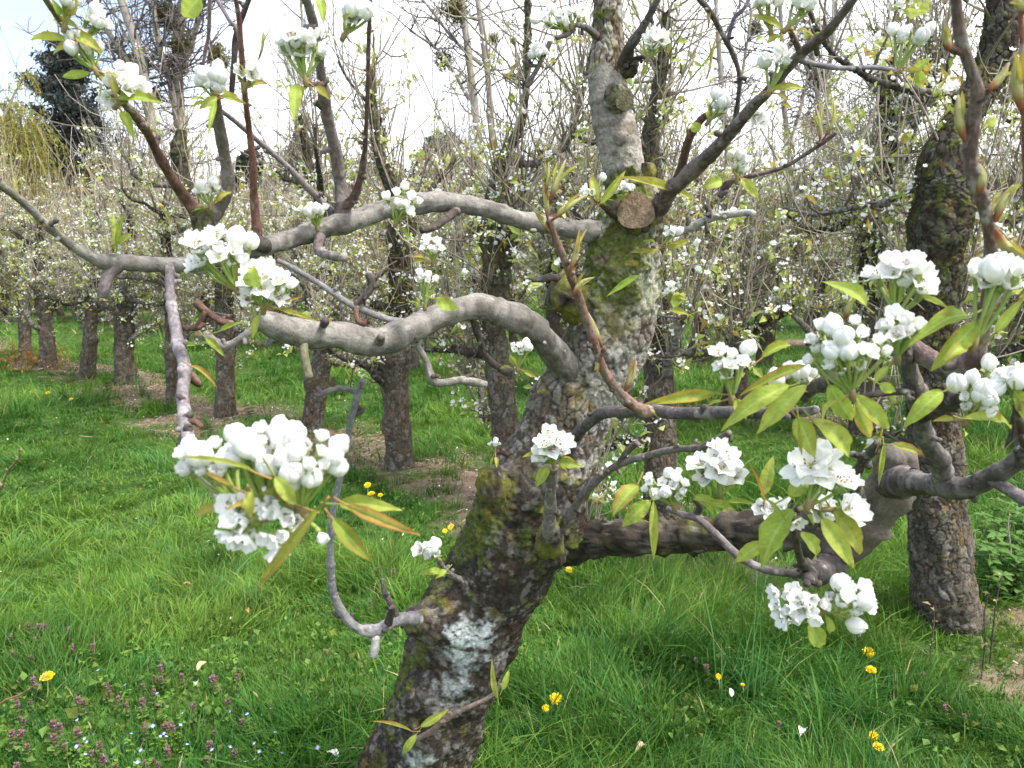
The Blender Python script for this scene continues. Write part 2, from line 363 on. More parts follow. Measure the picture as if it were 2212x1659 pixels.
# ------------------------------------------------------------------ bark surfaces
def bark_trunk(mb, P, R, sides, step, seed, amp=.006, base_flare=0, moss=None, lichen=None, smooth_from=None, dark=0.0, pale=0.0, knots=(), cell=1.0, white=.8, crust=None):
    """a fissured trunk: plates and cracks are real displacement; colours are bark, moss and lichen"""
    P, R = smooth_path(P, R, step)
    V, D, s, th, Q, T = tube(P, R, sides)
    n = len(P); sh = V.shape
    p = V.reshape(-1, 3); d = D.reshape(-1, 3); S = np.repeat(s, sides)
    rr = np.repeat(R, sides)
    bulge = (fbm(p * np.array((9, 9, 6)), seed, 3) - .5) * .5 * rr
    for (kp, kr, kh) in knots:
        dist = np.linalg.norm(p - np.asarray(kp), axis=1); bulge = bulge + kh * np.exp(-(dist / kr) ** 2)
    # plates, stretched along the stem and wobbled
    wob = np.stack([fbm(p * 22, seed + 5, 3), fbm(p * 22, seed + 6, 3), fbm(p * 22, seed + 7, 3)], 1) * 1.5
    d1, d2, cid = worley(p * np.array((46, 46, 23)) * cell + wob, seed + 9)
    e = sstep(.0, .17, d2 - d1 + (fbm(p * 120, seed + 8, 2) - .5) * .10)
    f1, f2, fid = worley(p * np.array((120, 120, 75)) * cell + wob * 2, seed + 29)
    fine = sstep(.0, .25, f2 - f1)
    if crust is not None:
        k_ = crust(p); e = e * (1 - .6 * k_) + .6 * k_ * sstep(.25, .6, fbm(p * 75, seed + 17, 4)); fl_ = k_ * sstep(.60, .66, fbm(p * 62, seed + 18, 3)); cid = cid * (1 - .7 * k_) + .7 * k_ * fbm(p * 30, seed + 19, 3)
    sm = np.zeros(len(p)) if smooth_from is None else smooth_from(p)
    disp = (e - .7) * amp * (.5 + .5 * cid) + (fine - .5) * amp * .16 + (cid - .5) * amp * .45 + (fbm(p * 160, seed + 15, 2) - .5) * amp * .4 + (fbm(p * 50, seed + 16, 3) - .5) * amp * 1.3
    ring = (fbm(np.stack([p[:, 0] * 6, p[:, 1] * 6, p[:, 2] * 90], 1), seed + 3, 3) - .5) * .004
    mo = np.zeros(len(p)) if moss is None else moss(p, d)
    mo = sstep(.35, .8, mo + (fbm(p * 38, seed + 33, 4) - .5) * 1.9) * (mo > .01)
    mossb = ((fbm(p * 110, seed + 35, 3) - .3) * .013 + (fbm(p * 42, seed + 36, 2) - .4) * .012) * mo
    disp = disp * (1 - sm) * (1 - .5 * mo) + ring * sm + mossb + bulge
    p2 = p + d * disp[:, None]
    grey = lerp((.085, .073, .057), (.168, .150, .125), cid)
    grey = lerp(grey, (.36, .335, .31), ((cid > .62 - (pale := pale(p) if callable(pale) else pale)) * sstep(.4, .6, fbm(p * 11, seed + 43, 2) + pale)) * (.55 + .45 * (fid > .3)) * white)
    grey = lerp(grey, (.15, .10, .065), sstep(.45, .75, fbm(p * 14, seed + 41, 3)) * .8)
    crk = np.array((.05, .038, .028))
    c = lerp(crk, grey, (.25 + .75 * e) * (.75 + .25 * fine))
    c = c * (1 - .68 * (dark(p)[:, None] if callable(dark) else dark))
    if crust is not None: c = lerp(c, (.29, .265, .25), fl_ * .30)
    smc = lerp((.14, .122, .098), (.30, .275, .245), sstep(.3, .7, fbm(np.stack([p[:, 0] * 10, p[:, 1] * 10, p[:, 2] * 45], 1), seed + 51, 3)))
    len_ = sstep(.70, .76, fbm(np.stack([p[:, 0] * 40, p[:, 1] * 40, p[:, 2] * 190], 1), seed + 53, 2))
    smc = lerp(smc, (.16, .13, .11), len_ * .8)
    c = lerp(c, smc, sm)
    mc = lerp((.030, .042, .009), (.125, .150, .030), fbm(p * 60, seed + 61, 3))
    mc = lerp(mc, (.085, .052, .02), sstep(.55, .8, fbm(p * 13, seed + 63, 2)) * .7)
    c = lerp(c, mc, mo * (.55 + .45 * sstep(.3, .6, fbm(p * 150, seed + 64, 2))))
    if lichen is not None:
        for (lp, lr, lc, cover) in lichen:
            dist = np.linalg.norm(p - np.asarray(lp), axis=1) / lr
            m_ = sstep(.0, .6, 1 - dist + (fbm(p * 40, seed + 71, 4) - .5) * 2.0) * sstep(.28, .52, fbm(p * 140, seed + 72, 3) + .10 * (1 - dist)) * cover
            g_ = .75 + .5 * fbm(p * 170, seed + 73, 2)
            c = lerp(c, np.asarray(lc)[None] * g_[:, None], m_)
    sp = sstep(.66, .72, fbm(p * 38, seed + 81, 3)); c = lerp(c, (.33, .33, .28), sp * .7 * white * (1 - sm) * (1 if crust is None else 1 - .75 * crust(p)))
    ys_ = sstep(.70, .75, fbm(p * 30, seed + 83, 3)); c = lerp(c, (.36, .27, .05), ys_ * .6 * white * (1 - sm) * (1 if crust is None else 1 - .6 * crust(p)))
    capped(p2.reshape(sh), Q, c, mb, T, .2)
    return p2.reshape(sh)
def px_path(pts):
    """pixel-traced points (px, py, Y, width px) to world points and radii"""
    P = np.array([at(a, b, Y) for a, b, Y, w_ in pts]); R = np.array([w_ * .5 * mpp(a, b, Y) for a, b, Y, w_ in pts])
    return P, R
LIMB_C = ((.13, .112, .102), (.24, .215, .20)); SHOOT_C = ((.085, .045, .034), (.16, .09, .068)); DARK_C = ((.048, .038, .033), (.105, .085, .075)); PALE_C = ((.28, .265, .245), (.42, .40, .385))
def branch(mb, pts, pal=LIMB_C, seed=0, sides=None, mossy=0., world=False, rough=1.0, tip=None):
    P, R = px_path(pts) if not world else (np.array([q_[:3] for q_ in pts]), np.array([q_[3] for q_ in pts]))
    rm = R.max(); sides = sides or int(np.clip(rm * 2 * 3.14 / .0022, 9, 56))
    P, R = smooth_path(P, R, max(.0028, rm * .16))
    k = np.arange(len(P))
    s = np.concatenate([[0], np.cumsum(np.linalg.norm(np.diff(P, axis=0), axis=1))])
    R = R * (1 + .13 * rough * (vnoise(np.stack([s * 45, 0 * s + seed, 0 * s], 1), seed) - .5) + .10 * rough * np.maximum(0, vnoise(np.stack([s * 70, 0 * s + seed + 3, 0 * s], 1), seed + 2) - .72) * 6)
    P = P + (np.stack([vnoise(np.stack([s * 16, 0 * s + a, 0 * s], 1), seed + 5 + a) for a in range(3)], 1) - .5) * (.32 * R)[:, None]
    V, D, s, th, Q, T = tube(P, R, sides)
    p = V.reshape(-1, 3); d = D.reshape(-1, 3); S = np.repeat(s, sides); rr = np.repeat(R, sides)
    cyl = np.stack([d[:, 0] * 2.2, d[:, 1] * 2.2, S * 130], 1)
    ring = fbm(cyl, seed + 7, 3)
    disp = (fbm(p * 30, seed + 8, 3) - .5) * .20 * rr * min(rough, 1.3) + (ring - .5) * .07 * rr * min(rough, 1.5) + (fbm(p * 130, seed + 9, 2) - .5) * .10 * rr * rough
    old = rm > .015 and mossy > .3
    if old:
        wb_ = np.stack([fbm(p * 26, seed + a_, 3) for a_ in (31, 32, 33)], 1) * 1.6; w1, w2, wid = worley(p * 62 + wb_, seed + 34); e_ = sstep(.0, .2, w2 - w1)
        ok_ = sstep(.25, .5, fbm(p * 12, seed + 35, 2)) * (1 if tip is None else 1 - .45 * sstep(.5, .8, S / max(S.max(), 1e-6)))
        disp = disp + ((e_ - .7) * .0032 + (wid - .5) * .0026 + (fbm(p * 190, seed + 36, 2) - .5) * .0016) * ok_
    if mossy: disp = disp + (fbm(p * 70, seed + 12, 3) - .5) * min(.35 * rr.max(), .009) * mossy
    p2 = p + d * disp[:, None]
    pal = tuple(np.asarray(q_) * (.72 if np.mean(q_) > .18 and pal not in (PALE_C, LIMB_C) else 1.0) for q_ in pal)
    c = lerp(pal[0], pal[1], sstep(.3, .7, fbm(p * 34, seed + 11, 3))) * .82
    c = lerp(c, np.asarray(pal[1]) * 1.25, sstep(.55, .7, ring) * .5)
    c = lerp(c, np.asarray(pal[0]) * .5, sstep(.66, .74, fbm(np.stack([d[:, 0] * 3, d[:, 1] * 3, S * 160], 1), seed + 13, 2)) * .7)
    if old: c = c * (1 + .9 * (fbm(np.stack([d[:, 0] * 2.5, d[:, 1] * 2.5, S * 75], 1), seed + 24, 3) - .5))[:, None]
    if old: c = lerp(lerp(c * .38, c * (.8 + .5 * wid)[:, None], e_), c, 1 - ok_)
    spot = sstep(.68, .74, fbm(p * 48, seed + 21, 3)); c = lerp(c, (.36, .36, .32), spot * .45)
    scar = sstep(.66, .72, fbm(np.stack([d[:, 0] * 1.5, d[:, 1] * 1.5, S * 46], 1), seed + 23, 3)) * (rr > .008); c = lerp(c, c * .5, scar * .7)
    if mossy:
        mm = sstep(.5, .8, mossy * .75 + (fbm(p * 26, seed + 15, 3) - .5) * 1.3)
        c = lerp(c, lerp((.07, .075, .015), (.20, .19, .05), fbm(p * 90, seed + 17, 2)), mm)
    if tip is not None:
        c = lerp(c, tip, sstep(.45, .8, S / max(S.max(), 1e-6) + (fbm(p * 30, seed + 19, 3) - .5) * .25) * .75)
    capped(p2.reshape(V.shape), Q, c, mb, T, .35)
    return P, R

# ------------------------------------------------------------------ leaves and flowers
CAMP = np.array((0, 0, CAMH))
def leaf(mb, B, Tp, wd, seed, red=.3, curl=.2, fold=.35, face=.6, m=0, nu=10, pet=.22, roll=0.0, tone=.5):
    r = np.random.default_rng(seed)
    B = np.asarray(B, float); Tp = np.asarray(Tp, float); ax = Tp - B; L = np.linalg.norm(ax); a = ax / L
    nn = nrm(face * nrm(CAMP - B) + (1 - face) * np.array((0, 0, 1.)) + r.normal(0, .15, 3))
    nn = nrm(nn - a * np.dot(nn, a)); sd_ = np.cross(a, nn)
    if roll: nn, sd_ = nn * math.cos(roll) + sd_ * math.sin(roll), sd_ * math.cos(roll) - nn * math.sin(roll)
    nv = 13 if nu > 10 else 7; u = np.linspace(0, 1, nu); v = np.linspace(-1, 1, nv)
    U, Vv = np.meshgrid(u, v, indexing='ij')
    hw = wd * .5 * np.sin(np.pi * np.clip(U, 0, 1) ** .82) ** .8 * (1 - .25 * U) * 1.12
    hw = np.maximum(hw, wd * .012)
    wav = .07 * wd * np.sin(U * 9 + r.random() * 6) * Vv ** 2 * np.sign(Vv) + .05 * wd * np.sin(U * 23 + r.random() * 6) * np.abs(Vv) ** 3
    X_ = L * (pet * 0 + U)
    ht = curl * L * np.sin(np.pi * U) * .5 - curl * L * .25 * U * U + fold * hw * np.abs(Vv) ** 1.3 + wav
    Pn = B + a * X_[..., None] + sd_ * (hw * Vv * math.cos(fold * .6))[..., None] + nn * ht[..., None]
    i = np.arange(nu - 1)[:, None] * nv; j = np.arange(nv - 1)[None]
    Q = np.stack([i + j, i + j + 1, i + nv + 1 + j, i + nv + j], -1).reshape(-1, 4)
    g0 = lerp((.20, .32, .035), (.42, .50, .10), tone + .18 * r.normal())
    rd = lerp((.45, .26, .045), (.40, .13, .06), r.random())
    ed = np.clip(red * 1.3 * (np.abs(Vv) ** 2.2 * .9 + .35 * U ** 2) + (.3 * red if r.random() < .5 else 0), 0, .9).ravel()
    c = lerp(np.tile(g0, (nu * nv, 1)), rd, ed)
    c = c * (1 + .28 * (fbm(Pn.reshape(-1, 3) * 190, seed, 3) - .5))[:, None]
    if nu > 10:
        vein = np.maximum(0, np.cos((U * 8 - np.abs(Vv) * 2.2) * 6.283)) ** 5 * (1 - np.abs(Vv)) ** .5; c = lerp(c, c * 1.35 + .03, vein.ravel() * .55)
        c = lerp(c, (.30, .17, .05), sstep(.72, .78, fbm(Pn.reshape(-1, 3) * 120, seed + 3, 2)) * .6)
    c = lerp(c, (.48, .52, .20), (np.abs(Vv).ravel() < .1) * .55)
    mb.add(Pn.reshape(-1, 3), Q, None, c, m)
def petiole(mb, A, B, r0, c, m=0):
    A = np.asarray(A, float); B = np.asarray(B, float); mid = (A + B) / 2 + np.array((0, 0, -.06)) * np.linalg.norm(B - A)
    t = np.linspace(0, 1, 6)[:, None]; P = (1 - t) ** 2 * A + 2 * t * (1 - t) * mid + t * t * B
    thin_tube(mb, P, np.linspace(r0 * 1.3, r0, 6), 5, c, m)
def basis(a):
    a = nrm(a); h = np.array((0, 0, 1.)) if abs(a[2]) < .9 else np.array((1., 0, 0)); x = nrm(np.cross(h, a)); return np.stack([x, np.cross(a, x), a], 1)
def flower(mb, C, axis_, rad, openness, seed, mp=0, mg=1, ms=2, lo=False):
    """pear flower; openness 0 closed round bud .. 1 flat open bloom"""
    r = np.random.default_rng(seed); B = basis(axis_); spin = r.random() * 6.28
    nu, nv = (6, 5) if lo else (10, 9)
    u = np.linspace(0, 1, nu); v = np.linspace(-1, 1, nv); U, W = np.meshgrid(u, v, indexing='ij')
    i = np.arange(nu - 1)[:, None] * nv; j = np.arange(nv - 1)[None]
    Q = np.stack([i + j, i + j + 1, i + nv + 1 + j, i + nv + j], -1).reshape(-1, 4)
    for k in range(5):
        ph = spin + k * 2 * np.pi / 5 + r.normal(0, .12)
        if openness < .18:                    # bud: overlapping shells
            lat = -1.45 + U * (3.05 - openness * 1.0); lon = W * (.86 - .20 * U ** 3)
            rr = rad * .86 * (.84 + .09 * (k % 3) + .16 * (1 - W ** 2) + .04 * np.sin(4 * W + k) - .05 * U ** 4) * (1 + .12 * openness)
            x = rr * np.cos(lat) * np.cos(lon + ph); y = rr * np.cos(lat) * np.sin(lon + ph); z = rr * (1.02 + .16 * (k * 7 % 5) / 5) * np.sin(lat) + rad
            z = z + rad * .05 * W * (1 if k % 2 else -1)
        else:
            o = np.clip(openness + r.normal(0, .06), .12, 1.1)
            t0, t1 = .45 + .55 * o, .10 + 1.5 * o
            th = t0 + (t1 - t0) * U ** .9 + r.normal(0, .05)
            stp = np.diff(np.concatenate([np.zeros((1, nv)), U], 0), axis=0)
            R_ = rad * .08 + np.cumsum(np.sin(th) * stp, 0) * rad; Z = np.cumsum(np.cos(th) * stp, 0) * rad
            hw = rad * .49 * np.sqrt(np.clip(np.sin(np.pi * (.035 + .93 * U ** .85)), 0, 1)) * (.45 + .55 * sstep(0, .35, U))
            lift = rad * .25 * W ** 2 * (.4 + .6 * U) + rad * .03 * np.sin(W * 3 + k * 2.1) * U + rad * .035 * (k % 2)
            R2 = R_ - np.cos(th) * lift; Z2 = Z + np.sin(th) * lift
            tw2 = hw * W * (1 - .10 * W ** 2)
            x = R2 * math.cos(ph) - tw2 * math.sin(ph); y = R2 * math.sin(ph) + tw2 * math.cos(ph); z = Z2 + rad * .2
        P = np.stack([x, y, z], -1).reshape(-1, 3) @ B.T + C
        c = np.tile((.87, .87, .855), (len(P), 1)); c = lerp(c, (.72, .76, .52), (1 - sstep(0, .16, U)).ravel() * .8)
        if openness < .2: c = lerp(c, (.74, .76, .50), (1 - sstep(.05, .55, U)).ravel() * .55); c = lerp(c, (.84, .70, .68), sstep(.7, 1, np.abs(W)).ravel() * (.25 if k % 2 else .05))
        mb.add(P, Q, None, c, mp)
    # calyx
    for k in range(5):
        ph = spin + (k + .5) * 2 * np.pi / 5; d0 = np.array((math.cos(ph), math.sin(ph), 0)); s_ = np.array((-math.sin(ph), math.cos(ph), 0))
        V = np.array([s_ * -.16, s_ * .16, d0 * .55 + s_ * .12 + (0, 0, .12), d0 * .55 - s_ * .12 + (0, 0, .12), d0 * .95 + np.array((0, 0, .05))]) * rad * (.75 if openness < .18 else .62)
        V[:, 2] += rad * (.12 if openness < .18 else .15)
        mb.add(V @ B.T + C, [[0, 1, 2, 3]], [[3, 2, 4]], (.30, .36, .10), mg)
    z = np.linspace(-.35, .22, 4)[:, None] * rad
    thin_tube(mb, np.concatenate([0 * z, 0 * z, z], 1) @ B.T + C, np.array((.10, .2, .26, .2)) * rad, 6, (.26, .33, .09), mg)
    if openness > .45:
        ns = 6 if lo else 12
        for k in range(ns):
            ph = r.random() * 6.28; tl = r.uniform(.1, .55); h = rad * r.uniform(.38, .55)
            d0 = np.array((math.cos(ph) * math.sin(tl), math.sin(ph) * math.sin(tl), math.cos(tl)))
            b0 = np.array((math.cos(ph), math.sin(ph), 0)) * rad * .10 + np.array((0, 0, rad * .2))
            thin_tube(mb, np.array([b0, b0 + d0 * h]) @ B.T + C, rad * .02, 3, (.62, .70, .36), mg)
            e = (b0 + d0 * h); q = rad * .055
            V = np.array([(q, 0, 0), (-q, 0, 0), (0, q, 0), (0, -q, 0), (0, 0, q * 1.3), (0, 0, -q * 1.3)]) + e
            mb.add(V @ B.T + C, None, [[0, 2, 4], [2, 1, 4], [1, 3, 4], [3, 0, 4], [2, 0, 5], [1, 2, 5], [3, 1, 5], [0, 3, 5]], (.26, .07, .09) if r.random() < .65 else (.5, .42, .2), ms)
FM = [M_PETAL, M_GREEN, M_FLOWER, M_LEAF]

# ------------------------------------------------------------------ orchard pear trees (behind)
def child(mb, name, mats, parent, loc, smooth=True):
    return mb.build(name, mats, parent, smooth) if loc is None else _child(mb, name, mats, parent, loc, smooth)
def _child(mb, name, mats, parent, loc, smooth):
    o = bpy.data.objects.new(name, mb.mesh(name, mats, smooth, np.asarray(loc))); col.objects.link(o); o.parent = parent; return o
def blossoms(mbB, mbL, pts, r, fl=(4, 9), fr=.0145, spread=.022, leaves=(3, 7), ll=.046):
    """clusters of small five-petalled flowers and young leaves around pts"""
    cs = []
    for p in pts:
        k = r.integers(*fl); cs.append(p + r.normal(size=(k, 3)) * spread * np.array((1, 1, .7)) + (0, 0, .02))
    if cs:
        c = np.concatenate(cs); n = len(c); ax = rand_dirs(r, n, .9)
        h = np.where(np.abs(ax[:, 2:]) < .9, np.array([[0, 0, 1.]]), np.array([[1., 0, 0]])); x = nrm(np.cross(h, ax)); y_ = np.cross(ax, x)
        R = fr * np.exp(r.normal(0, .22, n)); op = r.random(n) * .9 + .25
        Vs = []
        for k in range(5):
            a = k * 1.2566; d = x * math.cos(a) + y_ * math.sin(a); s_ = -x * math.sin(a) + y_ * math.cos(a)
            tip = d * (np.sin(op) * R)[:, None] + ax * (np.cos(op) * R * .8)[:, None]
            mid = d * (np.sin(op) * R * .62)[:, None] + ax * (np.cos(op) * R * .25)[:, None]
            Vs.append(np.stack([c, c + mid - s_ * (R * .42)[:, None], c + tip, c + mid + s_ * (R * .42)[:, None]], 1))
        V = np.concatenate(Vs); o = np.arange(len(V))[:, None] * 4
        mbB.add(V.reshape(-1, 3), o + np.arange(4)[None], None, (.92, .92, .90))
    ls = []
    for p in pts:
        k = r.integers(*leaves); ls.append(p + r.normal(size=(k, 3)) * .018)
    quick_leaves(mbL, np.concatenate(ls), r, ll)
def gnarl(r, p0, d0, L, n, curl=.5, up=.25):
    P = [np.array(p0)]; d = nrm(d0)
    for i in range(n):
        d = nrm(d + r.normal(0, curl, 3) * np.array((1, 1, .8)) + np.array((0, 0, up * (i / n)))); P.append(P[-1] + d * L / n)
    return np.array(P)
def gen_pear(seed, path=None, loc=(0, 0, 0), res=.012, shoots=95, spurs=75, nlimb=7, hi=1.0, low=.5, dk=.7, q0=None, lr=1.0):
    """trunk, limbs, shoots, blossom and leaves of a pollarded orchard pear; path: world points + radii or None"""
    r = np.random.default_rng(seed); loc = np.asarray(loc, float)
    if path is None:
        H = r.uniform(1.9, 2.6); k = 8; z = np.linspace(-.05, H, k)
        P = np.stack([np.cumsum(r.normal(0, .035, k)), np.cumsum(r.normal(0, .035, k)), z], 1); P[:, :2] -= P[1, :2]
        R = np.interp(z, (0, .12, .6, 1.2, H), (.115, .092, .08, .085, .035)) * r.uniform(.85, 1.2) * (1 + .12 * r.normal(size=k))
        P = P + loc
    else: P, R = path
    t = MB(); kn = [(P[i] + r.normal(0, 1, 3) * R[i] * .7, R[i] * 1.0, R[i] * .3) for i in range(2, len(P) - 1)]
    sides = int(np.clip(2 * np.pi * R.max() / res, 16, 210))
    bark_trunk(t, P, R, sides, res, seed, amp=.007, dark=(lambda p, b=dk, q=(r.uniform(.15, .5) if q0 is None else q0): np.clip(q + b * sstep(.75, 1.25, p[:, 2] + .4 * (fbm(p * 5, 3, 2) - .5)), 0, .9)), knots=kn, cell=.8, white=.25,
               moss=lambda p, d: .05 + .3 * sstep(.8, 1.3, p[:, 2]) + .2 * (d[:, 1] > .2))
    sp, sr = smooth_path(P, R, .05); zs_ = sp[:, 2] - loc[2]
    limbs = []; LP = []
    for i in range(nlimb):
        idx = np.argmin(np.abs(zs_ - (low + (min(2.3, zs_.max()) - low) * (i + r.random() * .8) / nlimb)))
        az = r.random() * 6.28; d0 = np.array((math.cos(az), math.sin(az), r.uniform(-.1, .35)))
        L = r.uniform(.5, 1.0); pp = gnarl(r, sp[idx] + d0 * sr[idx] * .5, d0, L, 7, .38, .5)
        rr = np.linspace(min(.032, sr[idx] * .6), .009, 8) * r.uniform(.8, 1.15) * lr
        m = MB(); Q_, R2 = branch(m, [(*a, b) for a, b in zip(pp, rr)], DARK_C if r.random() < .5 else LIMB_C, seed + i, 9, .35, True, 2.2)
        limbs.append(m); LP.append(Q_)
    tw = MB(); bl = MB(); lf = MB(); bp = []
    head = sp[zs_ > 1.0]
    ends = []
    for i in range(shoots):
        if r.random() < .66: q_ = LP[r.integers(len(LP))]; b0 = q_[int(r.uniform(.2, 1) * (len(q_) - 1))]; d0 = np.array((r.normal(0, .3), r.normal(0, .3), 1.))
        else: b0 = head[r.integers(len(head))]; az = r.random() * 6.28; d0 = np.array((math.cos(az), math.sin(az), r.uniform(-.2, 1.6)))
        L = r.uniform(.25, 1.05) * hi * (1.25 if b0[2] - loc[2] > 1.7 else 1); pp = gnarl(r, b0, d0, L, 6, .16, .45)
        cc = lerp((.15, .115, .085), (.42, .37, .30), r.random())
        thin_tube(tw, pp, np.linspace(.0052, .002, 7) * r.uniform(.6, 1.3), 4, cc)
        ends.append(pp)
        for q_ in range(r.integers(1, 5) if pp[3][2] - loc[2] < 2.1 else r.integers(0, 2)):
            k = r.integers(1, 6); e = gnarl(r, pp[k], rand_dirs(r, 1, .2)[0], r.uniform(.05, .3), 3, .3, .2)
            thin_tube(tw, e, (.003, .0026, .0022, .0018), 3, cc * .9)
            if r.random() < .5: bp.append(e[-1])
    for i in range(spurs):
        q_ = LP[r.integers(len(LP))] if r.random() < .55 else ends[r.integers(len(ends))]
        b0 = q_[int(r.uniform(.1, .8) ** (1.0 if r.random() < .4 else 2.2) * (len(q_) - 1))]; e = gnarl(r, b0, rand_dirs(r, 1, .3)[0], r.uniform(.04, .22), 3, .4, .4)
        thin_tube(tw, e, (.006, .0055, .005, .004), 4, (.12, .10, .085)); bp.append(e[-1])
    blossoms(bl, lf, bp, r)
    sb = np.concatenate([e[r.integers(1, 7, 4)] for e in ends]); quick_leaves(lf, sb + r.normal(0, .006, sb.shape), r, .022, 1.2, ((.24, .26, .10), (.46, .45, .24)), .16)
    return t, limbs, tw, bl, lf
def make_pear(seed, label, path=None, loc=(0, 0, 0), **kw):
    e = empty('pear_tree', loc); tag(e, label, 'tree', 'pear trees in the rows behind')
    t, limbs, tw, bl, lf = gen_pear(seed, path, loc, **kw)
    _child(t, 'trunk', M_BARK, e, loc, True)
    for m in limbs: _child(m, 'limb', M_LIMB, e, loc, True)
    tag(_child(tw, 'twigs', M_TWIG, e, loc, True), kind='stuff')
    tag(_child(bl, 'blossoms', M_PETAL, e, loc, False), kind='stuff')
    tag(_child(lf, 'leaves', M_LEAF, e, loc, False), kind='stuff')
    return e
FRONT = [
 ('dark thick pear trunk flaring at its foot near the right edge of the photo', [(2050,1375,3.0,165),(2046,1340,3.0,146),(2038,1280,3.0,118),(2030,1150,3.0,110),(2025,1000,3.0,100),(2012,850,3.0,96),(2010,640,3.0,96),(2022,500,3.0,112),(2045,400,3.0,118),(2050,330,3.0,96),(2090,240,3.05,70),(2142,150,3.1,64),(2155,70,3.1,64),(2166,-30,3.1,60)], dict(shoots=100, spurs=60, dk=1.1, q0=.5, lr=.5, nlimb=5)),
 ('pear trunk standing just right of the leaning mossy trunk', [(1432,1165,4.1,80),(1428,1120,4.1,72),(1425,1000,4.1,70),(1425,850,4.1,66),(1415,700,4.1,60),(1412,560,4.1,54),(1410,420,4.1,44),(1405,300,4.1,34),(1428,150,4.1,22),(1440,30,4.1,15)], dict(dk=.4, q0=.2)),
 ('shaggy dark pear trunk just left of the leaning mossy trunk', [(1104,1090,4.75,72),(1100,1050,4.75,60),(1092,950,4.75,56),(1085,850,4.75,58),(1068,700,4.75,50),(1070,560,4.75,56),(1068,480,4.75,62),(1080,390,4.75,40),(1092,330,4.75,26),(1125,270,4.75,17),(1138,150,4.75,15),(1140,-20,4.75,13)], dict(dk=.4, q0=.2)),
 ('upright grey pear trunk with a knobbly collar under the lower arching limb', [(864,1025,5.5,70),(862,990,5.5,60),(858,900,5.5,54),(850,800,5.5,62),(848,770,5.5,70),(862,680,5.5,46),(866,560,5.5,52),(868,480,5.5,54),(862,430,5.5,44),(825,350,5.5,24),(808,270,5.5,20),(800,150,5.5,16)], {}),
 ('mossy pear trunk leaning right above the big foreground blossom', [(675,945,6.6,54),(677,900,6.6,46),(688,820,6.6,44),(705,740,6.6,38),(722,660,6.6,34),(720,560,6.6,34),(700,470,6.6,30),(668,360,6.6,20),(650,250,6.6,14)], {}),
 ('grey pear trunk seen below the cut end of the lower arching limb', [(488,912,7.4,50),(487,870,7.4,43),(486,780,7.4,38),(485,700,7.4,36),(480,600,7.4,34),(455,500,7.4,32),(400,400,7.4,26),(388,330,7.4,34),(392,280,7.4,18)], {}),
 ('slim dark pear trunk behind the hanging bare shoot on the left', [(372,870,8.1,30),(371,840,8.1,25),(369,760,8.1,23),(368,680,8.1,22),(360,560,8.1,22),(352,440,8.1,16)], {}),
 ('stout forked pear trunk third from the far left end of the front row', [(271,846,9.2,52),(270,810,9.2,43),(268,740,9.2,38),(268,660,9.2,37),(266,590,9.2,34),(285,460,9.2,24),(292,380,9.2,18)], {}),
 ('brown pear trunk with a mossy waist left of the stout forked one', [(184,828,9.8,42),(190,800,9.8,33),(194,720,9.8,26),(199,660,9.8,26),(200,590,9.8,24),(205,480,9.8,16)], {}),
 ('grey pear trunk with a side limb low down near the left edge', [(110,806,10.5,40),(106,780,10.5,35),(100,720,10.5,29),(94,650,10.5,29),(91,580,10.5,28),(85,470,10.5,18)], {}),
 ('thin pear trunk above the rusty undergrowth at the left edge', [(58,780,11.6,32),(55,750,11.6,24),(52,680,11.6,22),(48,600,11.6,24),(45,490,11.6,16)], {}),
]
for i, (lab, pts, kw) in enumerate(FRONT):
    P, R = px_path(pts)
    P[0, 2] = min(P[0, 2], -.03); loc = (P[1, 0], P[1, 1], 0)
    d = pts[0][2]
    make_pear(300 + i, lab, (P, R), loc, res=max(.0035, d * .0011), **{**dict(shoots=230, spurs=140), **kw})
# rows farther back: six builds, copied along the rows
protos = []
r = np.random.default_rng(99)
ROWLAB = {1: 'pear tree in white blossom in the second row from the camera', 2: 'blossoming pear tree in the third row beyond the grass alley', 3: 'distant pear tree of the fourth row, mostly hidden by nearer twigs', 4: 'pear tree in blossom in the farthest rows under the tall bare trees'}
spots = []
for k, nd in ((1, 7.0), (2, 10.3), (3, 13.6), (4, 17.2), (4, 21.), (4, 25.)):
    s = -14.
    while s < 48:
        p = ROWN * nd + ROWU * (s + r.normal(0, .12)); s += 1.25 if k < 3 else 1.5
        if abs(p[0]) < p[1] * .70 + .7 and p[1] < 36 and p[1] > 4: spots.append((k, p))
for i, (k, p) in enumerate(spots):
    if i < 6:
        protos.append(make_pear(500 + i, ROWLAB[k], None, (0, 0, 0), shoots=430, spurs=250)); e = protos[-1]
    else: e = copy_tree(protos[r.integers(6)])
    e.location = (p[0], p[1], 0); e.rotation_euler = (0, 0, r.random() * 6.28); s_ = r.uniform(.9, 1.18); e.scale = (s_, s_, s_ * r.uniform(.95, 1.12))
    tag(e, ROWLAB[k], 'tree', 'pear trees in row %s behind' % ('two', 'three', 'four', 'five')[k - 1])

